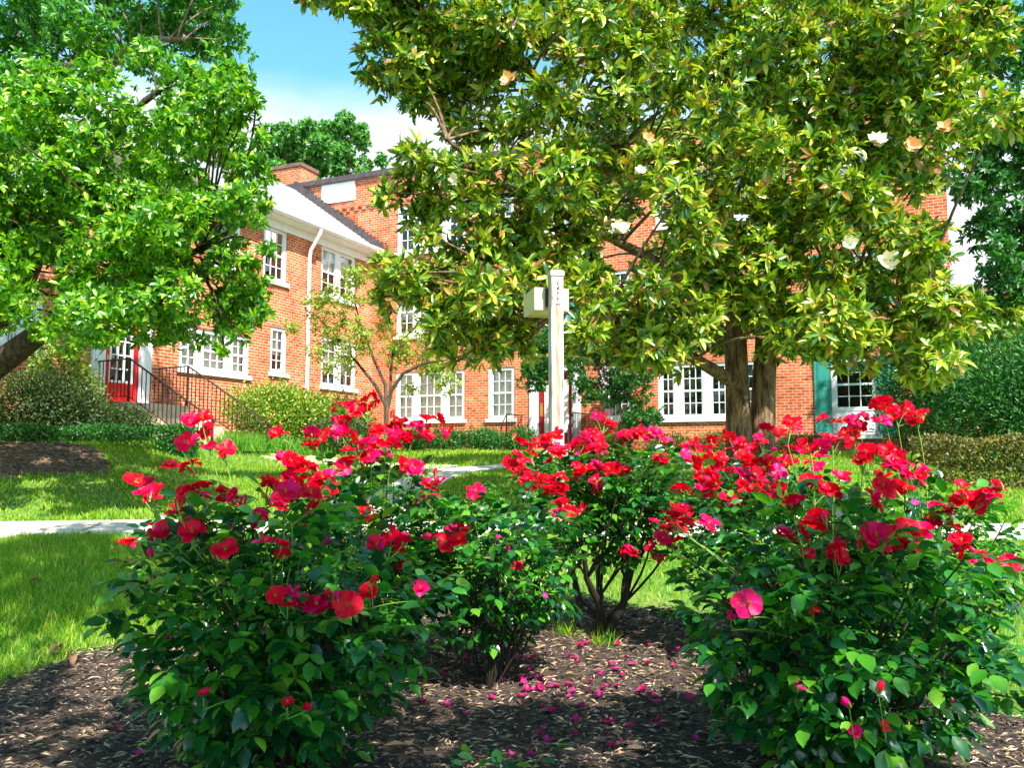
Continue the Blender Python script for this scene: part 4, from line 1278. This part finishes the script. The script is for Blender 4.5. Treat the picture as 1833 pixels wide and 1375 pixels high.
tree('shade_tree', 'spreading tree behind the viewpoint that shades the rose bed', 'tree',
     [([sb, sb + (-.1, .1, 2.2), sb + (-.6, .5, 4), sb + (-1.2, .8, 6)], [.3, .25, .2, .1]), ([sb + (-.2, .2, 2.8), sb + (-3, 1.4, 4.4), (-1.0, -.5, 4.9), (-4, 1.5, 5.0)], [.16, .12, .08, .04]),
      ([sb + (-.4, .4, 3.4), (1.5, -2, 5), (-.5, -1.8, 5.2)], [.14, .09, .04])],
     sh_bl, M['leaf_left'], M['bark_dark'], 17, 8, (.11, .17), .46, up=.1, spread=(.6, 1.5), shell=.2, twigs=4, limb_r=.03)

# ------------------------------------------------------------------ shrubs and hedges
def G(px, py):
    x, y = on_ground(px, py); return np.array([x, y, g1(x, y)])


def GY(px, Y):
    x = ray(px, 816)[0] / ray(px, 816)[1] * Y; return np.array([x, Y, g1(x, Y)])


def hedge(name, label, pa_, pb_, h, dpt, n, mat, L=(.04, .07)):
    c = (pa_ + pb_) / 2; c[2] = min(pa_[2], pb_[2]) - .02
    ln = np.linalg.norm((pb_ - pa_)[:2])
    o = shrub(name, label, 'hedge', c, (ln / 2, dpt / 2, h), n, mat, L, .6, box=True, stems=14)
    o.rotation_euler = (0, 0, math.atan2(pb_[1] - pa_[1], pb_[0] - pa_[0]))
    return o


hedge('low_hedge', 'long low dark green hedge between the left lawn and the brick wing', GY(-60, 14.6), GY(345, 15.5), .56, .7, 15000, M['leaf_hedge'])
hedge('golden_hedge', 'clipped hedge with golden-brown top at the right edge', GY(1640, 13.8), GY(1960, 12.6), .80, 1.0, 15000, M['leaf_gold'])
shrub('shrub', 'dark bronze-green rounded shrub under the left window', 'shrub', GY(110, 15.9), (.95, .8, 1.25), 9000, M['leaf_brown'], (.04, .07), stems=10)
shrub('shrub', 'low bronze shrub directly below the red door', 'shrub', GY(215, 16.4), (.72, .6, .66), 7000, M['leaf_brown'], (.04, .07), stems=10)
shrub('shrub', 'dim bronze shrub at the far left under the leaning limb', 'shrub', GY(0, 15.6), (1.2, .7, 1.3), 7000, M['leaf_brown'], (.04, .08), stems=10)
shrub('tall_shrub', 'taller loose light green bush left of the red door', 'shrub', GY(95, 16.4), (.7, .6, 2.2), 2600, M['leaf_shrub'], (.07, .11), stems=16, bark=M['bark_pale'], shell=.2)
shrub('tall_shrub', 'airy pale green bush right beside the left door jamb', 'shrub', GY(160, 16.7), (.28, .3, 1.5), 600, M['leaf_shrub'], (.06, .10), stems=10, bark=M['bark_pale'], shell=.2)
shrub('shrub', 'big sunlit green bush right of the stone steps', 'shrub', GY(500, 20.6), (1.35, .9, 1.55), 12000, M['leaf_shrub'], (.06, .10), stems=10)
shrub('shrub', 'green bush in front of the downspout, left of the young tree', 'shrub', GY(585, 21.6), (1.1, .8, 1.45), 9000, M['leaf_shrub'], (.06, .10), stems=10)
shrub('shrub', 'small dull green shrub under the railing post', 'shrub', GY(620, 19.6), (.8, .6, .9), 5000, M['leaf_brown'], (.05, .08), stems=8)
for px, Y_, r_, lab in [(745, 23.6, .55, 'low green shrub under the three-part window'), (800, 23.4, .6, 'low green shrub between the two ground-floor windows'), (868, 23.2, .62, 'low dark green shrub beside the small stoop railing'),
                        (930, 23.2, .45, 'small green shrub hard by the stoop step')]:
    shrub('low_shrub', lab, 'shrub', GY(px, Y_), (r_, .45, .62), 3600, M['leaf_hedge'], (.05, .08), group='low shrubs along the main facade', stems=6)
for px, Y_, lab in [(1200, 21.6, 'low yellow-green shrub under the wide window'), (1290, 21.2, 'low yellow-green shrub left of the magnolia trunks'), (1440, 20.4, 'low yellow-green shrub right of the magnolia trunks')]:
    shrub('low_shrub', lab, 'shrub', GY(px, Y_), (.7, .45, .5), 2600, M['leaf_gold'], (.05, .08), group='low shrubs along the main facade', stems=6)
# dark evergreen mass at right: separate bushes
for px, Y_, rr, h_, lab in [(1640, 18.2, 1.0, 3.0, 'tall black-green evergreen shrub beside the shuttered window'), (1720, 16.6, 1.05, 2.7, 'dark evergreen shrub in the middle of the right-hand group'), (1800, 15.4, 1.1, 2.35, 'dark glossy evergreen shrub behind the golden hedge'),
                            (1880, 15.0, 1.1, 2.6, 'dark evergreen shrub cut by the right edge of the photo')]:
    shrub('evergreen_shrub', lab, 'shrub', GY(px, Y_), (rr, .9, h_), 7500, M['leaf_dark'], (.06, .13), .36, group='evergreen shrubs at the right', stems=12, shell=.25)
# strap-leaved clumps by the steps
for k, (px, Y_, wh_) in enumerate([(415, 17.4, 'leftmost, seen through the near railing'), (440, 17.9, 'second from the left, behind the sloping rail'), (470, 18.4, 'right behind the bottom railing post'), (500, 18.8, 'just right of the bottom railing post'), (530, 18.9, 'second from the right, before the big shrub'), (560, 19.2, 'rightmost of the row by the steps')]):
    c = GY(px, Y_); n_ = 420
    root = empty('strap_leaf_clump', 'clump of bright grassy leaves, ' + wh_, 'plant', tuple(c), group='grassy clumps beside the steps')
    Pp = rng.normal(size=(n_, 3)) * np.array([.2, .18, 0]); Dd = rng.normal(size=(n_, 3)) * .4; Dd[:, 2] = 1
    link('foliage', leaf_mesh('foliage', Pp, Dd, rand_dirs(n_), rng.uniform(.28, .5, n_), .018, T_BLADE, [M['liriope']]), root)
# rocks
for k, (px, Y_, s_, wh_) in enumerate([(505, 17.9, .18, 'wide edging stone second from the bottom step'), (530, 18.0, .14, 'third edging stone from the bottom step'), (556, 17.8, .2, 'largest edging stone of the row'), (580, 17.7, .15, 'edging stone just right of the largest'), (600, 17.8, .13, 'rightmost edging stone of the row'), (487, 18.1, .1, 'smallest edging stone, touching the bottom step')]):
    c = GY(px, Y_)
    mb = MB(); th = np.linspace(0, 2 * math.pi, 10, endpoint=False); V_ = []
    r_ = np.random.default_rng(k + 40)
    for j, (zz_, rr) in enumerate([(-.3, .9), (.1, 1.0), (.45, .8), (.6, .35)]):
        V_ += [(math.cos(t_) * s_ * rr * r_.uniform(.8, 1.15), math.sin(t_) * s_ * rr * .7 * r_.uniform(.8, 1.15), s_ * zz_ * r_.uniform(.85, 1.1)) for t_ in th]
    mb.add(V_, [(j * 10 + i, j * 10 + (i + 1) % 10, (j + 1) * 10 + (i + 1) % 10, (j + 1) * 10 + i) for j in range(3) for i in range(10)] + [tuple(range(30, 40))])
    o = mb.build('rock', M['rock'], None, False, tuple(c)); tag(o, wh_, 'rock', group='edging stones by the steps')

# ------------------------------------------------------------------ roses
def flower_mesh(seed, R_=.058, n_out=6, n_in=4, droop=0.0):
    r_ = np.random.default_rng(seed)
    mb = MB()
    for ring, (n_, sc_, lift) in enumerate([(n_out, 1.0, .30), (n_in, .72, .75)]):
        for k in range(n_):
            ph = (k + .5 * ring) * 2 * math.pi / n_ + r_.normal() * .14
            lf = lift + r_.normal() * .16 - droop * r_.random() * .8
            L_ = R_ * sc_ * r_.uniform(.85, 1.12); W_ = L_ * r_.uniform(.92, 1.15) * (5.2 / max(5, n_))
            d = np.array([math.cos(ph), math.sin(ph), 0]); s_ = np.array([-d[1], d[0], 0]); f = np.array([0, 0, 1.0])
            V_ = []
            us = np.linspace(0, 1, 6); vs = np.linspace(-1, 1, 6)
            wav = r_.normal(size=3) * .06
            for u in us:
                wd_ = W_ * (.20 + .80 * math.sin(min(u * 1.12, 1) * math.pi / 2)) * (1 if u < .85 else .78)
                for v in vs:
                    tip = u - .10 * v * v * u + (.05 if abs(v) < .3 and u > .9 else 0)
                    hgt = math.sin(lf) * tip ** 1.25 - .22 * max(0, u - .6) + .16 * v * v * u + wav[0] * math.sin(v * 4 + u * 5) * u + wav[1] * u * v
                    V_.append(d * L_ * tip * math.cos(lf) + s_ * wd_ * v * .5 + f * L_ * hgt + d * .002)
            mb.add(V_, [(i * 6 + j, i * 6 + j + 1, i * 6 + j + 7, i * 6 + j + 6) for i in range(5) for j in range(5)], 0)
    # stamens
    for k in range(14):
        d = r_.normal(size=3) * .004; d[2] = abs(d[2]) + .012
        b_ = r_.normal(size=3) * .003; b_[2] = .002
        mb.tube([b_, b_ + d], .0012, 4, mi=1)
    # calyx
    for k in range(5):
        ph = k * 2 * math.pi / 5; d = np.array([math.cos(ph), math.sin(ph), -.35]); s_ = np.array([-d[1], d[0], 0])
        mb.add([np.array([0, 0, -.004]) + s_ * .004, np.array([0, 0, -.004]) - s_ * .004, d * .026], [(0, 1, 2)], 2)
    mb.tube([(0, 0, .002), (0, 0, -.008), (0, 0, -.016)], [.006, .006, .002], 6, mi=2)
    ks = sorted(mb.f)
    me = mesh_np('flower', np.concatenate(mb.v), [np.array(mb.f[k]) for k in ks], [M['petal'], M['stamen'], M['cane_green']], np.concatenate([mb.mi[k] for k in ks]), True)
    return me


def bud_mesh(seed):
    r_ = np.random.default_rng(seed); mb = MB()
    mb.tube([(0, 0, 0), (0, 0, .010), (0, 0, .024), (.002, 0, .036), (.003, 0, .044)], [.004, .011, .012, .008, .001], 8, mi=0)
    mb.tube([(0, 0, -.010), (0, 0, .001), (0, 0, .006)], [.003, .006, .009], 6, mi=2)
    for k in range(5):
        ph = k * 2 * math.pi / 5; d = np.array([math.cos(ph), math.sin(ph), 0])
        s_ = np.array([-d[1], d[0], 0]) * .004
        mb.add([d * .009 + s_, d * .009 - s_, d * .016 + np.array([0, 0, .030])], [(0, 1, 2)], 2)
    ks = sorted(mb.f)
    return mesh_np('bud', np.concatenate(mb.v), [np.array(mb.f[k]) for k in ks], [M['petal'], M['stamen'], M['cane_green']], np.concatenate([mb.mi[k] for k in ks]), True)


# fallen petals
pet = []
for s_ in range(4):
    r_ = np.random.default_rng(s_ + 70); mb = MB(); V2 = []
    for u in np.linspace(0, 1, 5):
        wd_ = .030 * math.sin(min(1, .15 + u * .85) * math.pi * .62)
        for v in np.linspace(-1, 1, 5): V2.append((u * .034 - .017, v * wd_ * .5, .006 * v * v + .010 * (u - .5) ** 2 * 4 * r_.uniform(.6, 1) + .002 * r_.normal() + .004))
    mb.add(V2, [(i * 5 + j, i * 5 + j + 1, i * 5 + j + 6, i * 5 + j + 5) for i in range(4) for j in range(4)])
    me = mesh_np('petal', np.concatenate(mb.v), [np.array(mb.f[4])], [M['petal_pink']], None, True); pet.append(me)


FL = [flower_mesh(i, .058 * (1, 1.1, .95, 1.15)[i % 4], n_out=(5, 6, 5, 7)[i % 4], n_in=(0, 4, 5, 0, 3)[i % 5], droop=(0, .4, .9)[i % 3]) for i in range(12)]
BD = [bud_mesh(i) for i in range(3)]


def compound(P, D, N, L0, n5):
    """five-leaflet rose leaves -> arrays of leaflets"""
    n_ = len(P); D = nrm(D); S = nrm(np.cross(D, N)); U = np.cross(S, D)
    out_P, out_D, out_N, out_L = [], [], [], []
    for a_, lat, sc_ in ((1.05, 0, 1.05), (.72, 1, .9), (.72, -1, .9), (.28, 1, .72), (.28, -1, .72)):
        p = P + D * (a_ * L0 * 1.25)[:, None]
        d = D * (1 if lat == 0 else .42) + S * lat * .9 - U * .12 + rng.normal(size=D.shape) * .14
        d[:, 2] -= .18
        out_P.append(p); out_D.append(d); out_N.append(U + rng.normal(size=D.shape) * .16); out_L.append(L0 * sc_ * rng.uniform(.85, 1.12, n_))
    return np.concatenate(out_P), np.concatenate(out_D), np.concatenate(out_N), np.concatenate(out_L)


def rose_bush(label, base, ext, n_leaf, flowers, canes=26, thick=.008, bottom=.0, leafL=(.055, .085), gnarly=False, young=.15, fsz=1.0):  # young: share of pale shoot leaves, raised where a bush should look sunlit
    """base (x,y,z); ext = (rx, ry, z_low, z_high) of the leafy body relative to the base; flowers = world points"""
    root = empty('rose_bush', label, 'rose bush', tuple(base), group='flowering red rose bushes in the mulch bed')
    base = np.array(base)
    rx, ry, zl, zh = ext
    mb = MB(); gs = MB()
    tips = []
    cen = np.array([0, 0, (zl + zh) / 2]); rz_ = (zh - zl) / 2
    for k in range(canes):
        d = rand_dirs(1)[0]; d[2] = abs(d[2]) * .9 + .1; d = d / np.linalg.norm(d)
        e = cen + d * np.array([rx, ry, rz_]) * rng.uniform(.75, 1.0)
        s_ = np.array([d[0] * .09, d[1] * .09, -.04])
        mid = np.array([e[0] * .45, e[1] * .45, e[2] * .55])
        t_ = np.linspace(0, 1, 8)[:, None]
        p = s_ * (1 - t_) ** 2 + 2 * mid * t_ * (1 - t_) + e * t_ ** 2 + rng.normal(size=(8, 3)) * .008
        rr = np.linspace(thick, .0028, 8)
        if gnarly:
            if k < 5:
                a_ = k * 1.257 + .4; lo_ = np.array([math.cos(a_), math.sin(a_), 0])
                K = [np.array([0, 0, -.05]) + lo_ * .02, lo_ * .05 + (0, 0, .08), lo_ * .13 + (0, 0, .2), lo_ * .20 + (0, 0, .36), lo_ * .30 + (0, 0, .56), lo_ * .36 + (0, 0, .8)]
                p = np.array(K) + rng.normal(size=(6, 3)) * .018; rr = [.038, .030, .024, .018, .012, .006]
                mb.tube(p, rr, 8, cap=False); heads = p if k == 0 else np.concatenate([heads, p[2:]]); continue
            q0 = heads[rng.integers(2, len(heads))]
            p = path_curve(q0, e, 8, .12); rr = np.linspace(thick, .003, 8)
        else:
            p = p + np.cumsum(rng.normal(size=(8, 3)) * .012, 0)
            for _ in range(2):
                i0 = int(rng.integers(2, 6)); e2 = p[i0] + rand_dirs(1)[0] * .16 + (0, 0, .10)
                mb.tube(path_curve(p[i0], e2, 4, .1), np.linspace(.0045, .002, 4), 4, cap=False)
        mb.tube(p, rr, 6, cap=False); tips.append(p)
    # leaves: through the volume, denser at the skin
    d = rand_dirs(n_leaf)
    lump = 1 + .10 * np.sin(d[:, 0] * 6 + base[0] * 4) * np.cos(d[:, 2] * 5) + .08 * np.sin(d[:, 1] * 8)
    rad = (rng.random(n_leaf) ** .45) * lump
    P = cen + d * rad[:, None] * np.array([rx, ry, rz_])
    # narrower towards the foot
    k_ = np.clip((P[:, 2] - bottom) / max(zh * .55, .1), .0, 1)
    sc_ = .45 + .55 * k_ ** .6
    P[:, 0] *= sc_; P[:, 1] *= sc_
    ok = (P[:, 2] > bottom + .02)
    P = P[ok]; d = d[ok]
    D = d * .7 + rng.normal(size=d.shape) * .55; D[:, 2] = D[:, 2] * .6 + .10
    N = rng.normal(size=d.shape) * .27; N[:, 2] += 1
    L0 = rng.uniform(*leafL, len(P))
    P5, D5, N5, L5 = compound(P, D, N, L0, 5)
    # extra leaves up the flowering shoots
    eP, eD = [], []
    yP, yD = [], []
    nfl = 0
    for fi, f in enumerate(flowers):
        px, py, Y_, cnt = f[:4]
        tip = at(px, py, Y_) - base
        # shoot rises out of the body
        root_p = cen + (tip - cen) * np.array([.45, .45, .3]); root_p[2] = min(root_p[2], tip[2] - .12)
        mid = root_p * .5 + tip * .5 + rng.normal(size=3) * .015
        t_ = np.linspace(0, 1, 7)[:, None]
        p = root_p * (1 - t_) ** 2 + 2 * (mid + np.array([0, 0, -.0])) * t_ * (1 - t_) + (tip - np.array([0, 0, .05])) * t_ ** 2
        gs.tube(p, np.linspace(.0036, .0024, 7), 5, cap=False)
        for q_ in (2, 3, 4):
            if rng.random() < .85:
                (yP if rng.random() < young else eP).append(p[q_]); dd_ = rand_dirs(1)[0]; dd_[2] = .15
                (yD if len(yP) and yP[-1] is p[q_] else eD).append(dd_)
        cnt = cnt if len(f) > 4 else cnt + (1 if cnt < 2 or rng.random() < .5 else 2)
        for c in range(cnt):
            off = np.array([0, 0, 0.]) if cnt == 1 else rng.normal(size=3) * np.array([.027, .025, .017]) * (1 + .12 * cnt)
            fp = tip + off
            gs.tube([p[-1] - (p[-1] - p[-2]) * .4, (p[-1] + fp) / 2 + np.array([0, 0, -.012]), fp + np.array([0, 0, -.012])], [.0022, .0018, .0018], 4, cap=False)
            fo = link('flower', FL[int(rng.integers(0, len(FL)))], root, tuple(fp))
            face = Vector((jit(.5), -.30 + jit(.5), .9 + jit(.25)))
            if len(f) > 4 and c == 0: face = Vector(f[4])
            fo.rotation_euler = face.to_track_quat('Z', 'Y').to_euler()
            fo.rotation_euler.rotate_axis('Z', rng.random() * 6.28)
            s0 = rng.uniform(.58, .92) * fsz * (f[5] if len(f) > 5 else 1)
            fo.scale = (s0, s0 * rng.uniform(.8, 1.05), s0)
            nfl += 1
        if rng.random() < .45:
            bp_ = tip + rng.normal(size=3) * .045
            gs.tube([p[-1], bp_ + np.array([0, 0, -.008])], [.0018, .0014], 4, cap=False)
            bo = link('bud', BD[int(rng.integers(0, 3))], root, tuple(bp_)); bo.rotation_euler = (jit(.5), jit(.5), 0)
    for arrP, arrD, mname in ((eP, eD, 'a'), (yP, yD, 'b')):
        pass
    if eP or yP:
        allP = np.array([*eP, *yP]); n_ = len(allP)
        dd_ = rand_dirs(n_); dd_[:, 2] = .12; nn_ = rng.normal(size=(n_, 3)) * .35; nn_[:, 2] += 1
        a5 = compound(allP, dd_, nn_, rng.uniform(leafL[0] * .8, leafL[1] * .95, n_), 5)
        isy = np.tile(np.arange(n_) >= len(eP), 5)
        P5 = np.concatenate([P5, a5[0][~isy]]); D5 = np.concatenate([D5, a5[1][~isy]]); N5 = np.concatenate([N5, a5[2][~isy]]); L5 = np.concatenate([L5, a5[3][~isy]])
        if isy.any():
            link('young_sunlit_leaves', leaf_mesh('young_sunlit_leaves', a5[0][isy], a5[1][isy], a5[2][isy], a5[3][isy], a5[3][isy] * .5, T_BROAD, [M['leaf_rose_young_sunlit']]), root)
    link('foliage', leaf_mesh('foliage', P5, D5, N5, L5, L5 * rng.uniform(.56, .72, len(L5)), T_ROSE, [M['leaf_rose']]), root)
    for q_ in range(13):
        k_ = int(rng.integers(0, len(P)))
        o = link('caught_petal', pet[int(rng.integers(0, 4))], root, tuple(P[k_] * (1.0, 1.05, 1.0) + (0, -.03, .02)))
        o.rotation_euler = (jit(.7), jit(.7), rng.random() * 6.28); o.scale = (rng.uniform(.8, 1.3),) * 3
    mb.build('cane', M['cane'], root, True)
    gs.build('shoot', M['cane_green'], root, True)
    return root


def gb(px, Y):
    x = (px - 916.5) / F * Y * 1.0; return (x, Y, g1(x, Y))


V_ = (0, -1, .5)
rose_bush('large rose bush in the left foreground, its blooms above the lower-left lawn', gb(505, 3.35), (.60, .50, -.02, 1.04), 1000,
          [(370, 768, 3.3, 2), (337, 793, 3.2, 1, (-.2, -1, .5), 1.2), (404, 803, 3.3, 1, (.2, -.8, .7), 1.3), (247, 858, 3.4, 1), (318, 842, 3.3, 2), (275, 882, 3.3, 1), (352, 892, 3.2, 2), (323, 908, 3.1, 1), (402, 895, 3.2, 2), (420, 912, 3.15, 1),
           (475, 866, 3.3, 3), (512, 884, 3.1, 2, (.2, -1, .7), 1.2), (522, 908, 3.1, 1), (345, 952, 3.0, 1, (0, -.7, .9), 1.2), (305, 962, 3.05, 2), (404, 984, 2.95, 1, (0, -.9, .9)), (487, 983, 2.95, 2), (240, 970, 3.2, 1),
           (515, 1083, 2.85, 1), (562, 1078, 2.9, 2), (622, 1083, 2.8, 1, (.3, -1, .3), 1.35), (668, 1062, 2.9, 1), (752, 1052, 3.1, 1, (.2, -.8, .6), .9), (300, 940, 3.2, 1), (455, 930, 3.2, 1), (560, 930, 3.3, 1), (700, 975, 3.3, 2), (365, 1243, 2.7, 1, (0, -.5, 1), .6), (515, 1258, 2.65, 1, (0, -.4, 1), .6)],
          canes=34, leafL=(.050, .086), young=.14, fsz=.86)
rose_bush('large rose bush in the right foreground with one flat red star-shaped bloom', gb(1490, 3.25), (.64, .50, -.02, 1.0), 1000,
          [(1405, 757, 3.2, 3), (1450, 785, 3.2, 2), (1490, 775, 3.3, 2), (1545, 815, 3.3, 3), (1590, 815, 3.3, 2), (1420, 900, 3.2, 2), (1455, 870, 3.15, 2), (1490, 858, 3.2, 2), (1548, 888, 3.1, 2, (-.3, -1, .7), 1.15), (1585, 872, 3.2, 1),
           (1490, 940, 3.0, 2, (-.6, -1, .4), 1.1), (1435, 968, 3.05, 2), (1470, 975, 3.05, 1), (1570, 968, 2.95, 2, (-.2, -1, .5), 1.25), (1605, 965, 3.0, 2), (1650, 965, 3.0, 2), (1340, 1080, 2.8, 1, (0, -1, .35), 1.7), (1308, 1102, 2.85, 1, (-1, -.5, -.2), .7),
           (1500, 1005, 2.95, 1), (1455, 1092, 2.9, 1, (.6, -.8, 0), .5), (1380, 830, 3.3, 2), (1350, 850, 3.35, 2), (1210, 925, 3.3, 3), (1235, 940, 3.3, 2), (1200, 960, 3.3, 1), (1530, 1310, 2.7, 1, (0, -.8, .5), .6), (1585, 1300, 2.75, 1, (.5, -.8, .3), .5)],
          canes=34, leafL=(.050, .086), young=.14, fsz=.86)
rose_bush('rose bush on bare dark canes in the middle, red cluster at its left', gb(872, 4.42), (.58, .48, .22, 1.0), 560,
          [(805, 958, 4.0, 5, (-.1, -1, .5), 1.1), (725, 995, 4.1, 2), (705, 970, 4.1, 1), (925, 1012, 4.2, 1, (0, -.6, .7), .6), (770, 900, 4.3, 1), (840, 880, 4.3, 1), (760, 880, 4.4, 1)],
          canes=24, thick=.007, bottom=.22, leafL=(.05, .075), young=.3)
rose_bush('tall rose bush on a gnarled trunk below the lamp post, crowned with blooms', gb(1078, 5.28), (.64, .48, .46, 1.18), 680,
          [(930, 818, 4.9, 3), (960, 800, 5.0, 4), (985, 785, 5.0, 2), (1000, 812, 4.9, 4), (1035, 800, 5.0, 4), (1060, 775, 5.1, 3), (1078, 757, 5.1, 3), (1100, 772, 5.1, 2), (1065, 812, 5.0, 4), (1095, 835, 5.0, 4), (1040, 845, 4.9, 3), (1070, 862, 4.9, 3),
           (1000, 862, 4.85, 3), (960, 868, 4.8, 3), (985, 880, 4.8, 3), (940, 845, 4.9, 3), (1140, 778, 5.2, 3), (1172, 778, 5.3, 3), (1198, 788, 5.3, 2), (1000, 908, 4.7, 3), (1025, 912, 4.7, 2), (1130, 993, 4.9, 1), (1180, 985, 4.9, 2), (1190, 822, 5.2, 2), (1120, 850, 5.1, 2)],
          canes=40, thick=.009, bottom=.42, leafL=(.048, .075), gnarly=True, young=.5, fsz=.95)  # extra pale leaves put a sunlit look into the colour
rose_bush('rose bush behind the left foreground one, topped by a single high red shoot', gb(680, 4.55), (.50, .42, .12, 1.12), 480,
          [(630, 720, 4.5, 3), (658, 732, 4.5, 2), (612, 754, 4.5, 2), (560, 782, 4.4, 2), (602, 776, 4.4, 2), (520, 772, 4.4, 1), (575, 790, 4.4, 2), (690, 765, 4.5, 3), (712, 770, 4.5, 2), (738, 768, 4.5, 3), (765, 775, 4.5, 2), (792, 778, 4.5, 2),
           (640, 800, 4.3, 3), (665, 805, 4.3, 3), (700, 792, 4.4, 3), (615, 822, 4.3, 2), (735, 842, 4.2, 2, (.3, -1, .5), 1.15), (545, 830, 4.2, 3), (530, 850, 4.2, 2), (555, 865, 4.2, 2), (598, 872, 4.1, 2), (575, 858, 4.2, 1), (650, 925, 4.2, 1), (790, 870, 4.4, 1), (520, 820, 4.3, 1)],
          canes=24, leafL=(.05, .078), young=.15, bottom=.1)
rose_bush('rose bush between the gnarled one and the right foreground one, dense blooms', gb(1370, 4.85), (.60, .45, .15, 1.12), 560,
          [(1250, 800, 4.8, 4), (1282, 796, 4.8, 4), (1250, 830, 4.7, 4), (1292, 826, 4.7, 3), (1240, 870, 4.6, 4), (1275, 860, 4.6, 3), (1320, 800, 4.8, 3), (1340, 822, 4.7, 3), (1350, 855, 4.6, 2), (1322, 872, 4.6, 3), (1380, 870, 4.6, 3), (1400, 830, 4.7, 3),
           (1190, 935, 4.6, 2), (1215, 905, 4.6, 2), (1365, 790, 4.8, 2), (1430, 800, 4.8, 2), (1460, 830, 4.8, 2)],
          canes=26, leafL=(.048, .075), young=.6, bottom=.1, fsz=.95)  # more pale leaves here, sunlight carried by leaf colour
rose_bush('rightmost rose bush, long sprays reaching out past the golden hedge', gb(1660, 4.35), (.52, .42, .15, 1.02), 420,
          [(1605, 735, 4.3, 3), (1585, 738, 4.3, 2), (1640, 740, 4.3, 2), (1505, 752, 4.4, 3), (1535, 750, 4.4, 2), (1522, 775, 4.4, 2), (1745, 890, 3.9, 4, (-.2, -1, .4), 1.25), (1770, 885, 3.9, 1), (1725, 880, 3.9, 1), (1690, 920, 4.0, 3), (1720, 980, 3.8, 3), (1755, 998, 3.8, 3), (1790, 1005, 3.8, 2),
           (1620, 830, 4.2, 3), (1640, 850, 4.2, 1), (1820, 1010, 3.6, 1), (1600, 870, 4.2, 2)],
          canes=24, leafL=(.05, .078), young=.5, bottom=.1, fsz=.95)  # pale leaf share raised to colour this bush as sunlit

# young rose shoot at the bottom edge
c = gb(838, 2.75)
rt = empty('rose_sucker', 'young rose shoot with broad leaves at the bottom edge, between the big bushes', 'plant', c)
mb = MB(); pts = []
for k in range(9):
    e = np.array([jit(.12), jit(.08), rng.uniform(.05, .26)]); p = path_curve((0, 0, -.02), e, 5, .08); mb.tube(p, [.004, .0035, .003, .0025, .002], 5); pts += [p[2], p[3], p[4]]
mb.build('stem', M['cane_green'], rt, True)
pts = np.array(pts); dd_ = rand_dirs(len(pts)); dd_[:, 2] = .3; nn_ = rng.normal(size=(len(pts), 3)) * .3; nn_[:, 2] += 1
a5 = compound(pts, dd_, nn_, rng.uniform(.05, .075, len(pts)), 5)
link('foliage', leaf_mesh('foliage', a5[0], a5[1], a5[2], a5[3], a5[3] * .6, T_BROAD, [M['leaf_rose']]), rt)



def drop(px, py, me_, name, label, cat, group, sc_=1.0, lift=.022):
    x, y = on_ground(px, py)
    o = link(name, me_, None, (x, y, g1(x, y) + lift))
    o.rotation_euler = (jit(.25), jit(.25), rng.random() * 6.28); o.scale = (sc_,) * 3
    tag(o, label, cat, group); return o


spots = [(rng.normal(1030, 105), rng.normal(1220, 52)) for _ in range(58)] + [(rng.uniform(900, 1240), rng.uniform(1150, 1365)) for _ in range(26)]
spots += [(970, 1275), (915, 1362), (965, 1325), (950, 1365), (245, 1363), (208, 1313), (272, 1265), (565, 1362), (1245, 1335), (1740, 1318), (1180, 1310), (990, 1285), (1030, 1300), (1075, 1258), (1090, 1240)]
for (px, py) in spots:
    drop(px, min(py, 1372), pet[int(rng.integers(0, 4))], 'fallen_petal', 'pink rose petal lying on the dark bark mulch', 'petal', 'fallen rose petals on the mulch', rng.uniform(.75, 1.4))

# dead leaves on grass and mulch
mb = MB(); V2 = []
for u in np.linspace(0, 1, 6):
    wd_ = .05 * math.sin((.05 + u * .95) * math.pi)
    for v in (-1, -.3, .3, 1): V2.append((u * .15 - .075, v * wd_ * .5, .022 * v * v + .03 * math.sin(u * 5)))
mb.add(V2, [(i * 4 + j, i * 4 + j + 1, i * 4 + j + 5, i * 4 + j + 4) for i in range(5) for j in range(3)])
dl = mesh_np('dead_leaf', np.concatenate(mb.v), [np.array(mb.f[4])], [M['deadleaf']], None, True)
for px, py, lab in [(155, 965, 'curled brown leaf on the grass just below the path'), (75, 986, 'brown leaf in the left lawn nearest the path edge'), (65, 1052, 'dark curled leaf in the shaded left lawn'), (100, 1177, 'pale brown leaf at the border of lawn and mulch'), (125, 1195, 'small tan leaf on the mulch by the lawn edge')]:
    drop(px, py, dl, 'dead_leaf', lab, 'leaf', 'dead leaves on the ground', rng.uniform(.8, 1.15), .03)
# weed tufts in the mulch
for px, py, lab in [(1015, 1140, 'yellow-green grass tuft at the foot of the gnarled rose trunk'), (1080, 1160, 'small green weed tuft right of the yellow one')]:
    x, y = on_ground(px, py)
    rt = empty('grass_tuft', lab, 'grass tuft', (x, y, g1(x, y)))
    n_ = 70; Pp = rng.normal(size=(n_, 3)) * np.array([.03, .03, 0]); Dd = rng.normal(size=(n_, 3)) * .5; Dd[:, 2] = 1
    link('blades', leaf_mesh('blades', Pp, Dd, rand_dirs(n_), rng.uniform(.06, .16, n_), .006, T_BLADE, [M['grass']]), rt)
